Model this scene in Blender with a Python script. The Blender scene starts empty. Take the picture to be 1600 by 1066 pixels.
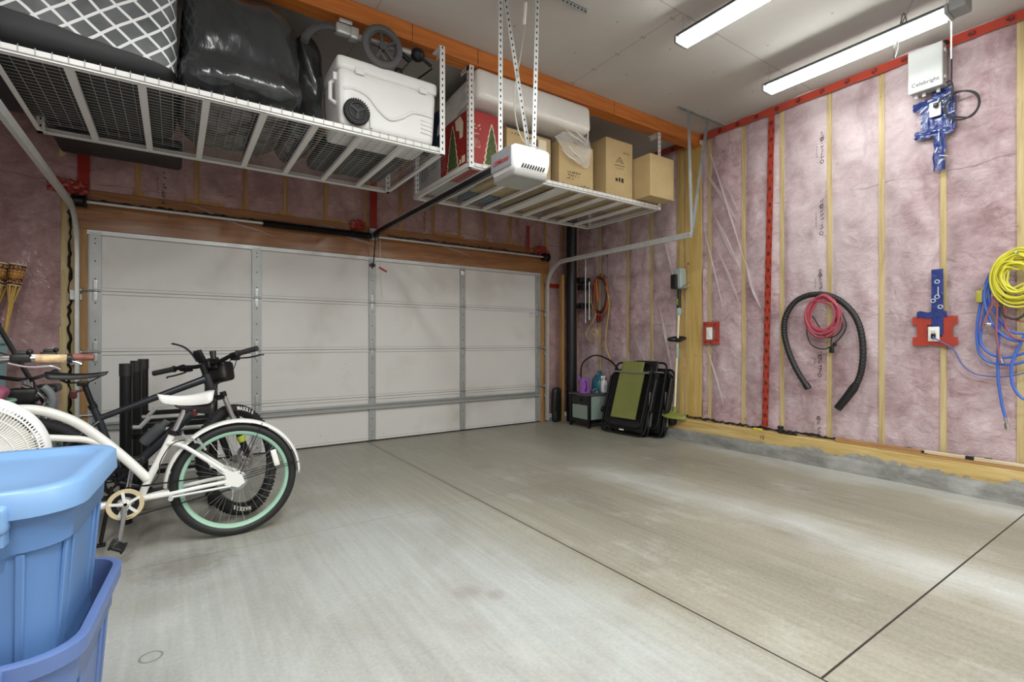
import bpy, math, random
from mathutils import Vector, Matrix, noise
random.seed(11)
SC = bpy.context.scene
COL = SC.collection
PI = math.pi
V = Vector

# ------------------------------------------------------------------ helpers
def lin(c):
    c = c / 255.0
    return c / 12.92 if c <= 0.04045 else ((c + 0.055) / 1.055) ** 2.4
def rgb(r, g, b):
    return (lin(r), lin(g), lin(b), 1.0)

class MB:
    def __init__(s):
        s.v = []; s.f = []; s.m = []; s.mat = 0
    def add(s, vs, fs):
        o = len(s.v)
        s.v += [V(p) for p in vs]
        for f in fs:
            s.f.append(tuple(i + o for i in f)); s.m.append(s.mat)
        return s
    def xf(s, M, start=0):
        for i in range(start, len(s.v)):
            s.v[i] = M @ s.v[i]
        return s
    def box(s, c, d, R=None):
        c = V(c); hx, hy, hz = d[0]/2, d[1]/2, d[2]/2
        vs = [V((x*hx, y*hy, z*hz)) for x in (-1, 1) for y in (-1, 1) for z in (-1, 1)]
        if R is not None: vs = [R @ p for p in vs]
        return s.add([c + p for p in vs], [(0,1,3,2),(4,6,7,5),(0,4,5,1),(2,3,7,6),(0,2,6,4),(1,5,7,3)])
    def bx(s, x0, x1, y0, y1, z0, z1):
        return s.box(((x0+x1)/2, (y0+y1)/2, (z0+z1)/2), (abs(x1-x0), abs(y1-y0), abs(z1-z0)))
    def bar(s, a, b, w, h, up=(0, 0, 1)):
        a, b = V(a), V(b); t = (b - a)
        L = t.length; t.normalize()
        u = V(up)
        if abs(t.dot(u)) > .98: u = V((0, 1, 0))
        x = t.cross(u).normalized(); z = x.cross(t).normalized()
        R = Matrix((x, t, z)).transposed()
        return s.box((a + b) / 2, (w, L, h), R)
    def tube(s, pts, r, n=8, closed=False, caps=True, flat=1.0):
        pts = [V(p) for p in pts]; k = len(pts)
        rs = r if isinstance(r, (list, tuple)) else [r] * k
        T = []
        for i in range(k):
            if closed: t = pts[(i+1) % k] - pts[i-1]
            else: t = pts[min(i+1, k-1)] - pts[max(i-1, 0)]
            if t.length < 1e-9: t = V((0, 0, 1))
            T.append(t.normalized())
        u = V((0, 0, 1)) if abs(T[0].z) < .9 else V((1, 0, 0))
        x = (u - T[0] * u.dot(T[0])).normalized()
        vs = []
        for i in range(k):
            x = (x - T[i] * x.dot(T[i]))
            if x.length < 1e-6: x = T[i].orthogonal()
            x.normalize(); y = T[i].cross(x)
            for j in range(n):
                a = 2 * PI * j / n
                vs.append(pts[i] + (x * math.cos(a) + y * math.sin(a) * flat) * rs[i])
        fs = []
        for i in range(k if closed else k - 1):
            for j in range(n):
                i2 = (i + 1) % k
                fs.append((i*n + j, i*n + (j+1) % n, i2*n + (j+1) % n, i2*n + j))
        if not closed and caps:
            fs.append(tuple(range(n - 1, -1, -1))); fs.append(tuple((k-1)*n + j for j in range(n)))
        return s.add(vs, fs)
    def cyl(s, a, b, r0, r1=None, n=16):
        return s.tube([a, b], [r0, r0 if r1 is None else r1], n)
    def ring(s, c, ax, R, r, n=40, m=8, a0=0, a1=2*PI, flat=1.0):
        ax = V(ax).normalized(); u = ax.orthogonal().normalized()
        if abs(ax.y) > .9: u = V((1, 0, 0))
        w = ax.cross(u)
        full = abs(a1 - a0 - 2*PI) < 1e-6
        k = n if full else n + 1
        pts = [V(c) + (u*math.cos(a0+(a1-a0)*i/n) + w*math.sin(a0+(a1-a0)*i/n)) * R for i in range(k)]
        return s.tube(pts, r, m, closed=full, flat=flat)
    def lathe(s, prof, c=(0, 0, 0), ax=(0, 0, 1), n=24, caps=False):
        ax = V(ax).normalized(); u = ax.orthogonal().normalized(); w = ax.cross(u); c = V(c)
        vs = []; k = len(prof)
        for (r, z) in prof:
            for j in range(n):
                a = 2*PI*j/n
                vs.append(c + ax*z + (u*math.cos(a) + w*math.sin(a))*r)
        fs = [(i*n+j, i*n+(j+1) % n, (i+1)*n+(j+1) % n, (i+1)*n+j) for i in range(k-1) for j in range(n)]
        if caps:
            fs.append(tuple(range(n-1, -1, -1))); fs.append(tuple((k-1)*n+j for j in range(n)))
        return s.add(vs, fs)
    def prism(s, poly, ext):
        poly = [V(p) for p in poly]; e = V(ext); n = len(poly)
        fs = [tuple(range(n-1, -1, -1)), tuple(range(n, 2*n))]
        fs += [(i, (i+1) % n, n+(i+1) % n, n+i) for i in range(n)]
        return s.add(poly + [p + e for p in poly], fs)
    def poly(s, pts):
        return s.add(pts, [tuple(range(len(pts)))])
    def grid(s, fn, nu, nv):
        vs = [fn(i/nu, j/nv) for i in range(nu+1) for j in range(nv+1)]
        return s.add(vs, [(i*(nv+1)+j, (i+1)*(nv+1)+j, (i+1)*(nv+1)+j+1, i*(nv+1)+j+1) for i in range(nu) for j in range(nv)])
    def rbox(s, c, half, r, seg=8, fn=None, R=None):
        """box with rounded edges; fn(p) moves every point afterwards (local coordinates)"""
        c = V(c); h = V(half)
        for ax in range(3):
            for sg in (-1, 1):
                a, b = (ax+1) % 3, (ax+2) % 3
                vs = []
                for i in range(seg+1):
                    for j in range(seg+1):
                        p = V((0, 0, 0)); p[ax] = sg*h[ax]
                        p[a] = -math.cos(PI*i/seg)*h[a]; p[b] = -math.cos(PI*j/seg)*h[b]
                        q = V(tuple(max(-(h[k]-r), min(h[k]-r, p[k])) for k in range(3)))
                        d = p - q
                        if d.length > 1e-9: p = q + d.normalized()*r
                        if fn: p = fn(p)
                        if R is not None: p = R @ p
                        vs.append(c + p)
                fs = []
                for i in range(seg):
                    for j in range(seg):
                        q = (i*(seg+1)+j, (i+1)*(seg+1)+j, (i+1)*(seg+1)+j+1, i*(seg+1)+j+1)
                        fs.append(q if sg > 0 else q[::-1])
                s.add(vs, fs)
        return s
    def ell(s, c, rx, ry, rz, n=20, m=12):
        prof = [(max(1e-4, math.sin(PI*i/m)), -math.cos(PI*i/m)) for i in range(m+1)]
        o = len(s.v); s.lathe(prof, n=n)
        M = Matrix.Translation(V(c)) @ Matrix.Diagonal((rx, ry, rz, 1))
        return s.xf(M, o)

WM = {}
def link(o, parent):
    COL.objects.link(o)
    if parent is not None: o.parent = parent
def thing(name, label, cat, loc=(0, 0, 0), rotz=0, group=None, M=None):
    o = bpy.data.objects.new(name, None); link(o, None)
    o.empty_display_size = .05
    o.location = loc; o.rotation_euler = (0, 0, rotz)
    o['label'] = label; o['category'] = cat
    if group: o['group'] = group
    WM[o.name] = Matrix.Translation(V(loc)) @ Matrix.Rotation(rotz, 4, 'Z')
    return o
def mesh_of(name, mb, mats, sharp=35):
    me = bpy.data.meshes.new(name)
    me.from_pydata([tuple(p) for p in mb.v], [], mb.f)
    mats = mats if isinstance(mats, (list, tuple)) else [mats]
    for m in mats: me.materials.append(m)
    me.polygons.foreach_set('material_index', mb.m)
    me.polygons.foreach_set('use_smooth', [True]*len(mb.f))
    me.validate(); me.update()
    import bmesh
    b = bmesh.new(); b.from_mesh(me)
    bmesh.ops.remove_doubles(b, verts=b.verts, dist=1e-5)
    bmesh.ops.recalc_face_normals(b, faces=b.faces)
    b.to_mesh(me); b.free()
    me.set_sharp_from_angle(angle=math.radians(sharp))
    return me
def obj(name, mb, mats, parent=None, label=None, bevel=0, subdiv=0, local=False, sharp=35, raw=False):
    """raw: keep world origin (the setting)"""
    loc = None
    if parent is not None:
        if not local: mb.xf(WM[parent.name].inverted())
    elif not raw:
        xs = [p.x for p in mb.v]; ys = [p.y for p in mb.v]; zs = [p.z for p in mb.v]
        loc = V(((min(xs)+max(xs))/2, (min(ys)+max(ys))/2, min(zs)))
        mb.xf(Matrix.Translation(-loc))
    o = bpy.data.objects.new(name, mesh_of(name, mb, mats, sharp)); link(o, parent)
    if loc is not None: o.location = loc
    WM[o.name] = WM[parent.name] if parent is not None else Matrix.Translation(loc or V((0, 0, 0)))
    if label: o['label'] = label
    if bevel:
        md = o.modifiers.new('bevel', 'BEVEL'); md.width = bevel; md.segments = 2; md.limit_method = 'ANGLE'; md.angle_limit = math.radians(40)
        md.harden_normals = False
    if subdiv:
        md = o.modifiers.new('subdiv', 'SUBSURF'); md.levels = subdiv; md.render_levels = subdiv
    return o
def tag(o, label, cat, group=None):
    o['label'] = label; o['category'] = cat
    if group: o['group'] = group
    return o
def struct(name, mb, mats, **k):
    o = obj(name, mb, mats, None, raw=True, **k); o['kind'] = 'structure'
    return o
def dup(root, loc, rotz=0, label=None, group=None):
    r = root.copy(); COL.objects.link(r); r.location = loc; r.rotation_euler = (0, 0, rotz)
    if label: r['label'] = label
    if group: r['group'] = group
    WM[r.name] = Matrix.Translation(V(loc)) @ Matrix.Rotation(rotz, 4, 'Z')
    for ch in list(root.children):
        c = ch.copy(); COL.objects.link(c); c.parent = r
        for g in list(ch.children):
            d = g.copy(); COL.objects.link(d); d.parent = c
    return r
def spline(pts, k=8, closed=False):
    pts = [V(p) for p in pts]; n = len(pts); out = []
    rng = range(n) if closed else range(n-1)
    for i in rng:
        if closed: p0, p1, p2, p3 = pts[i-1], pts[i], pts[(i+1) % n], pts[(i+2) % n]
        else: p0, p1, p2, p3 = pts[max(i-1, 0)], pts[i], pts[i+1], pts[min(i+2, n-1)]
        for j in range(k):
            t = j/k
            out.append(.5*((2*p1) + (p2-p0)*t + (2*p0-5*p1+4*p2-p3)*t*t + (3*p1-p0-3*p2+p3)*t**3))
    if not closed: out.append(pts[-1])
    return out
def wallp(pts, x):          # points (y, z) hung on the right wall
    return [V((x, p[0], p[1])) if len(p) == 2 else V((p[2], p[0], p[1])) for p in pts]
def text_mb(mb, s, size, origin, xd, yd, depth=.0006, bold=0):
    cu = bpy.data.curves.new('t', 'FONT'); cu.body = s; cu.size = size; cu.extrude = depth; cu.offset = bold
    cu.align_x = 'CENTER'; cu.align_y = 'CENTER'; cu.resolution_u = 3
    o = bpy.data.objects.new('t', cu); COL.objects.link(o)
    dg = bpy.context.evaluated_depsgraph_get(); dg.update()
    me = bpy.data.meshes.new_from_object(o.evaluated_get(dg))
    xd, yd = V(xd).normalized(), V(yd).normalized(); zd = xd.cross(yd)
    og = V(origin)
    mb.add([og + xd*v.co.x + yd*v.co.y + zd*v.co.z for v in me.vertices], [tuple(p.vertices) for p in me.polygons])
    bpy.data.objects.remove(o); bpy.data.curves.remove(cu); bpy.data.meshes.remove(me)
    return mb
def marks(mb, origin, xd, yd, n, w, h, rnd):
    """a row of small letter-like strokes (print too small to read)"""
    xd, yd = V(xd), V(yd)
    x = 0
    for i in range(n):
        ww = w*rnd.uniform(.5, 1.1); hh = h*rnd.choice((.55, .7, 1, 1))
        if rnd.random() < .14: x += w; continue
        a = V(origin) + xd*x
        if rnd.random() < .5:
            mb.poly([a, a+xd*ww*.35, a+xd*ww*.35+yd*hh, a+yd*hh])
            mb.poly([a+yd*hh*.75, a+xd*ww+yd*hh*.75, a+xd*ww+yd*hh, a+yd*hh])
        else:
            mb.poly([a, a+xd*ww, a+xd*ww+yd*hh*.3, a+yd*hh*.3])
            mb.poly([a+xd*ww*.65, a+xd*ww+yd*0, a+xd*ww+yd*hh, a+xd*ww*.65+yd*hh])
        x += ww + w*.3
    return mb

# ------------------------------------------------------------------ materials
MATS = {}
def mat(name, col, rough=.5, metal=0, var=0, vscale=6, bump=0, bscale=60, coat=0, crough=.1, stretch=(1, 1, 1), emit=0, alpha=1, trans=0, dirt=None, dscale=2, sheen=0):
    m = bpy.data.materials.new(name); m.use_nodes = True
    nt = m.node_tree; N = nt.nodes; L = nt.links
    b = N['Principled BSDF']
    b.inputs['Roughness'].default_value = rough; b.inputs['Metallic'].default_value = metal
    b.inputs['Base Color'].default_value = col
    if coat: b.inputs['Coat Weight'].default_value = coat; b.inputs['Coat Roughness'].default_value = crough
    if alpha < 1: b.inputs['Alpha'].default_value = alpha
    if trans: b.inputs['Transmission Weight'].default_value = trans
    if sheen: b.inputs['Sheen Weight'].default_value = sheen
    if emit:
        b.inputs['Emission Color'].default_value = col; b.inputs['Emission Strength'].default_value = emit
    tc = N.new('ShaderNodeTexCoord'); mp = N.new('ShaderNodeMapping')
    mp.inputs['Scale'].default_value = stretch
    L.new(tc.outputs['Object'], mp.inputs['Vector'])
    last = None
    if var:
        nz = N.new('ShaderNodeTexNoise'); nz.inputs['Scale'].default_value = vscale; nz.inputs['Detail'].default_value = 6; nz.inputs['Roughness'].default_value = .65
        L.new(mp.outputs[0], nz.inputs['Vector'])
        rp = N.new('ShaderNodeValToRGB'); e = rp.color_ramp.elements
        e[0].position = .3; e[1].position = .7
        e[0].color = tuple(max(0, c*(1-var)) for c in col[:3]) + (1,)
        e[1].color = tuple(min(1, c*(1+var*.8)) for c in col[:3]) + (1,)
        L.new(nz.outputs['Fac'], rp.inputs[0]); last = rp.outputs[0]
    if dirt is not None:
        n2 = N.new('ShaderNodeTexNoise'); n2.inputs['Scale'].default_value = dscale; n2.inputs['Detail'].default_value = 5
        L.new(tc.outputs['Object'], n2.inputs['Vector'])
        r2 = N.new('ShaderNodeValToRGB'); r2.color_ramp.elements[0].position = .52; r2.color_ramp.elements[1].position = .75
        L.new(n2.outputs['Fac'], r2.inputs[0])
        mx = N.new('ShaderNodeMix'); mx.data_type = 'RGBA'
        L.new(r2.outputs[0], mx.inputs[0]); mx.inputs[7].default_value = dirt
        if last is not None: L.new(last, mx.inputs[6])
        else: mx.inputs[6].default_value = col
        last = mx.outputs[2]
    if last is not None: L.new(last, b.inputs['Base Color'])
    if bump:
        n3 = N.new('ShaderNodeTexNoise'); n3.inputs['Scale'].default_value = bscale; n3.inputs['Detail'].default_value = 4
        L.new(mp.outputs[0], n3.inputs['Vector'])
        bp = N.new('ShaderNodeBump'); bp.inputs['Strength'].default_value = bump; bp.inputs['Distance'].default_value = .02
        L.new(n3.outputs['Fac'], bp.inputs['Height']); L.new(bp.outputs[0], b.inputs['Normal'])
    MATS[name] = m
    return m

class NT:
    """small node-tree writer"""
    def __init__(s, name):
        s.m = bpy.data.materials.new(name); s.m.use_nodes = True
        s.t = s.m.node_tree; s.b = s.t.nodes['Principled BSDF']
        s.tc = s.t.nodes.new('ShaderNodeTexCoord'); s.co = s.tc.outputs['Object']
    def put(s, k, sock, v):
        if hasattr(v, 'is_output'): s.t.links.new(v, k.inputs[sock])
        elif v is not None: k.inputs[sock].default_value = v
    def math(s, op, a, b=None, c=None):
        k = s.t.nodes.new('ShaderNodeMath'); k.operation = op
        s.put(k, 0, a); s.put(k, 1, b); s.put(k, 2, c); return k.outputs[0]
    def map(s, scale=(1, 1, 1), rot=(0, 0, 0), v=None):
        k = s.t.nodes.new('ShaderNodeMapping'); k.inputs['Scale'].default_value = scale; k.inputs['Rotation'].default_value = rot
        s.t.links.new(v or s.co, k.inputs['Vector']); return k.outputs[0]
    def noise(s, scale, detail=4, rough=.55, v=None, dist=0, out='Fac'):
        k = s.t.nodes.new('ShaderNodeTexNoise'); k.inputs['Scale'].default_value = scale; k.inputs['Detail'].default_value = detail
        k.inputs['Roughness'].default_value = rough; k.inputs['Distortion'].default_value = dist
        s.t.links.new(v or s.co, k.inputs['Vector']); return k.outputs[out]
    def ramp(s, f, stops):
        k = s.t.nodes.new('ShaderNodeValToRGB'); e = k.color_ramp.elements
        while len(e) < len(stops): e.new(.5)
        for i, (p, c) in enumerate(stops): e[i].position = p; e[i].color = c if len(c) == 4 else c + (1,)
        s.t.links.new(f, k.inputs[0]); return k.outputs[0]
    def mix(s, f, a, b, mode='MIX'):
        k = s.t.nodes.new('ShaderNodeMix'); k.data_type = 'RGBA'; k.blend_type = mode
        s.put(k, 0, f); s.put(k, 6, a); s.put(k, 7, b); return k.outputs[2]
    def sep(s, v=None):
        k = s.t.nodes.new('ShaderNodeSeparateXYZ'); s.t.links.new(v or s.co, k.inputs[0]); return k.outputs
    def near(s, x, x0, w):      # 1 where |x-x0| < w
        return s.math('LESS_THAN', s.math('ABSOLUTE', s.math('SUBTRACT', x, x0)), w)
    def bump(s, h, strength=.3, dist=.02, nrm=None):
        k = s.t.nodes.new('ShaderNodeBump'); k.inputs['Strength'].default_value = strength; k.inputs['Distance'].default_value = dist
        s.t.links.new(h, k.inputs['Height'])
        if nrm is not None: s.t.links.new(nrm, k.inputs['Normal'])
        return k.outputs[0]
    def set(s, **k):
        for n, v in k.items():
            s.put(s.b, n.replace('_', ' '), v)
        return s.m

G = lambda v: (lin(v), lin(v), lin(v), 1)
BLACK = (0, 0, 0, 1)

def poly_material(name, dark, mid, light, haze):
    n = NT(name)
    a = n.noise(2.6, 7, .62, dist=1.2)
    f = n.noise(9, 8, .7, v=n.map((1, 1, 1.5)), dist=1.0)
    big = n.noise(1.1, 3, .5)
    s = n.math('ADD', n.math('MULTIPLY', a, .55), n.math('MULTIPLY', f, .45))
    c = n.ramp(s, [(.32, dark), (.47, mid), (.60, light), (.72, haze)])
    c = n.mix(n.ramp(big, [(.42, BLACK), (.68, (.5, .5, .5, 1))]), c, haze)
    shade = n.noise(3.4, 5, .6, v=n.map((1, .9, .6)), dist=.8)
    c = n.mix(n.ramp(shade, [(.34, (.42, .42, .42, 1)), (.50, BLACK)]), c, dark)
    xyz = n.sep()
    wob = n.math('MULTIPLY', n.math('SUBTRACT', n.noise(1.7, 3), .5), .16)
    z = n.math('ADD', xyz[2], wob)
    seam = n.math('MAXIMUM', n.near(z, 1.36, .0045), n.near(z, 2.52, .0045))
    seam = n.math('MULTIPLY', seam, n.ramp(n.noise(2.2, 3), [(.42, BLACK), (.6, (.6, .6, .6, 1))]))
    c = n.mix(seam, c, rgb(110, 82, 82))
    creases = n.ramp(n.noise(5, 2, .4, v=n.map((1, 1, 2.2)), dist=2.5), [(.485, BLACK), (.5, (1, 1, 1, 1)), (.515, BLACK)])
    c = n.mix(n.math('MULTIPLY', creases, .16), c, rgb(120, 92, 94))
    wr = n.noise(4.5, 3, .6, v=n.map((1, 2.4, .8), (.6, 0, 0)), dist=2.0)
    n.set(Base_Color=c, Roughness=.7, Normal=n.bump(f, .6, .035), Coat_Weight=.4, Coat_Roughness=.16, Coat_Normal=n.bump(wr, .55, .05))
    return n.m
M_poly = poly_material('pink_insulation_under_poly', rgb(140, 110, 112), rgb(186, 157, 161), rgb(208, 186, 190), rgb(224, 213, 215))
M_poly_shaded = poly_material('shaded_insulation_under_poly', rgb(122, 90, 88), rgb(162, 126, 124), rgb(184, 150, 150), rgb(202, 176, 174))  # same insulation; the door wall's dimmer light is put into these darker tones

def wood_material(name, c0, c1, c2, axis='Z', rough=.55, coat=.0, scale=1.0):
    n = NT(name)
    st = {'X': (.6, 9, 9), 'Y': (9, .6, 9), 'Z': (9, 9, .6)}[axis]
    g = n.noise(3*scale, 6, .6, v=n.map(st), dist=.8)
    k = n.noise(1.3, 4)
    c = n.ramp(g, [(.3, c0), (.5, c1), (.72, c2)])
    c = n.mix(n.ramp(k, [(.45, BLACK), (.8, (.35, .35, .35, 1))]), c, c0)
    kn = n.t.nodes.new('ShaderNodeTexVoronoi'); kn.inputs['Scale'].default_value = 3.1
    n.t.links.new(n.co, kn.inputs['Vector'])
    c = n.mix(n.math('MULTIPLY', n.math('LESS_THAN', kn.outputs['Distance'], .055), .6), c, rgb(110, 70, 38))
    n.set(Base_Color=c, Roughness=rough, Normal=n.bump(g, .15, .01), Coat_Weight=coat, Coat_Roughness=.2)
    return n.m
M_stud = wood_material('stud_lumber_under_poly', rgb(166, 142, 98), rgb(196, 175, 124), rgb(212, 194, 148), 'Z', .6, .12)
M_studd = wood_material('brown_stud_lumber', rgb(140, 100, 60), rgb(168, 128, 78), rgb(186, 148, 96), 'Z', .6, .08)  # darker and browner than the other stud lumber
M_ply = wood_material('yellow_post_lumber', rgb(186, 152, 84), rgb(204, 174, 104), rgb(216, 190, 124), 'Z', .55, .12)
M_beam = wood_material('stained_beam_wood', rgb(176, 98, 38), rgb(200, 118, 50), rgb(214, 136, 66), 'X', .5, .1)
M_header = wood_material('header_board_wood', rgb(120, 78, 40), rgb(150, 100, 54), rgb(170, 120, 72), 'X', .5, .4)
def sill_material():
    n = NT('sill_plate_with_slurry')
    x, y, z = n.sep()
    g = n.noise(3, 6, .6, v=n.map((9, .6, 9)), dist=.8)
    c = n.ramp(g, [(.3, rgb(172, 142, 82)), (.5, rgb(200, 172, 108)), (.72, rgb(216, 194, 138))])
    w = n.noise(3.2, 7, .75, v=n.map((1, 1, 3)), dist=.6)
    reach = n.math('ADD', n.math('MULTIPLY', n.math('SUBTRACT', w, .5), .36), n.math('MULTIPLY', n.math('SUBTRACT', n.noise(.9, 2), .5), .22))
    f = n.math('LESS_THAN', z, n.math('ADD', reach, .155))
    f = n.math('MULTIPLY', f, n.math('LESS_THAN', y, 2.75))
    c = n.mix(f, c, n.ramp(n.noise(16, 5, .7), [(.3, rgb(128, 128, 122)), (.7, rgb(170, 170, 164))]))
    n.set(Base_Color=c, Roughness=.75, Normal=n.bump(f, .5, .01)); return n.m
M_sill = sill_material()
M_trimwood = wood_material('brown_scrap_board', rgb(146, 108, 66), rgb(172, 132, 86), rgb(188, 152, 104), 'Y', .6)
M_palewood = wood_material('pale_scrap_stick', rgb(198, 180, 140), rgb(216, 202, 168), rgb(226, 214, 186), 'Y', .6)

M_white = mat('white_powder_coat', rgb(226, 226, 222), .38, var=.04, vscale=3)
M_whitep = mat('white_plastic', rgb(230, 230, 228), .35, var=.03, vscale=3)
M_wire = mat('grey_wire', rgb(168, 168, 162), .45, metal=.3)
M_hole = mat('dark_hole', rgb(40, 40, 42), .8)
M_black = mat('black_plastic', rgb(26, 26, 27), .45, var=.2, vscale=10)
M_blackm = mat('satin_black_metal', rgb(22, 23, 25), .35, metal=.3)
M_rubber = mat('black_rubber', rgb(46, 46, 47), .75, var=.25, vscale=20, bump=.2, bscale=80)
M_gal = mat('galvanised_steel', rgb(176, 180, 180), .38, metal=.75, var=.12, vscale=12)
M_galw = mat('pale_galvanised_steel', rgb(206, 208, 206), .42, metal=.45, var=.1, vscale=9)
M_chrome = mat('polished_metal', rgb(205, 206, 208), .18, metal=1)
M_alu = mat('brushed_aluminium', rgb(190, 190, 190), .32, metal=.85)
M_stile = mat('grey_door_stile', rgb(168, 171, 170), .42, metal=.35, var=.08, vscale=8)
M_doorp = mat('white_door_panel', rgb(216, 215, 211), .5, var=.03, vscale=1.5, dirt=rgb(196, 193, 186), dscale=1.4)
M_groove = mat('door_groove_grey', rgb(176, 176, 174), .5)
M_kraft = mat('kraft_cardboard', rgb(194, 170, 124), .8, var=.09, vscale=5, bump=.1, bscale=90)
M_kraft2 = mat('darker_kraft_cardboard', rgb(176, 148, 98), .8, var=.1, vscale=5, bump=.1, bscale=90)
M_red = mat('red_printed_card', rgb(162, 42, 38), .5, var=.15, vscale=5)
M_cream = mat('cream_print', rgb(232, 220, 196), .6)
M_tree = mat('green_tree_print', rgb(84, 96, 52), .7, var=.65, vscale=60)
M_greybox = mat('grey_white_card', rgb(178, 178, 176), .7, var=.05)
M_ink = mat('dark_ink', rgb(52, 46, 42), .7)
M_navy = mat('navy_fabric', rgb(26, 40, 66), .7, var=.3, vscale=8)
M_clearblue = mat('clear_blue_plastic', rgb(120, 150, 175), .2, alpha=.55)
M_tape = mat('red_sheathing_tape', rgb(172, 62, 44), .32, var=.12, vscale=7, coat=.4)
M_taped = mat('deep_red_tape', rgb(146, 40, 30), .32, var=.2, vscale=7, coat=.4)
M_tapem = mat('tape_print', rgb(112, 30, 24), .4)
M_blue = mat('blue_sheathing_tape', rgb(36, 56, 122), .28, var=.25, vscale=18, coat=.5, bump=.35, bscale=22)
M_bluem = mat('blue_tape_print_and_glints', rgb(190, 198, 220), .4)  # printed rings, and painted glints on the crumpled piece
M_outlet = mat('outlet_white', rgb(238, 236, 228), .4)
M_concrete = mat('curb_concrete', rgb(132, 132, 127), .9, var=.3, vscale=7, bump=.9, bscale=18, dirt=rgb(164, 164, 160), dscale=4, stretch=(1, .5, 1))
M_seal = mat('black_sealant', rgb(24, 21, 20), .4)
M_fold = mat('poly_sheet_fold', rgb(218, 204, 207), .3, alpha=.36, coat=.25)
M_film = mat('torn_poly_wrap', rgb(236, 234, 228), .15, alpha=.42, coat=.5, bump=.5, bscale=14)
M_tube = mat('lit_tube', (.97, 1, .985, 1), .4, emit=34)
M_fixture = mat('light_housing', rgb(64, 66, 66), .5, metal=.1)
M_fixend = mat('grey_end_cap', rgb(140, 142, 142), .5)
M_wrap = mat('white_mattress_wrap', rgb(242, 241, 236), .3, var=.05, vscale=4, coat=.5, bump=.25, bscale=9)
M_ctrl = mat('pale_grey_enclosure', rgb(206, 210, 208), .42, var=.03)
M_ctrls = mat('grey_enclosure_side', rgb(176, 176, 168), .5, var=.1)
M_text = mat('grey_lettering', rgb(74, 76, 80), .5)
M_redtext = mat('red_lettering', rgb(170, 40, 48), .5)
M_opener = mat('opener_white', rgb(232, 232, 230), .35)
M_openerg = mat('opener_grey', rgb(138, 140, 142), .45)
M_lens = mat('opener_lens', rgb(150, 149, 144), .3, var=.03)
# ------------------------------------------------------------------ the setting
XW, YW, ZC = 5.05, 5.62, 3.54          # right wall, door wall, ceiling
XL, YB = -1.65, -3.0

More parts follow.
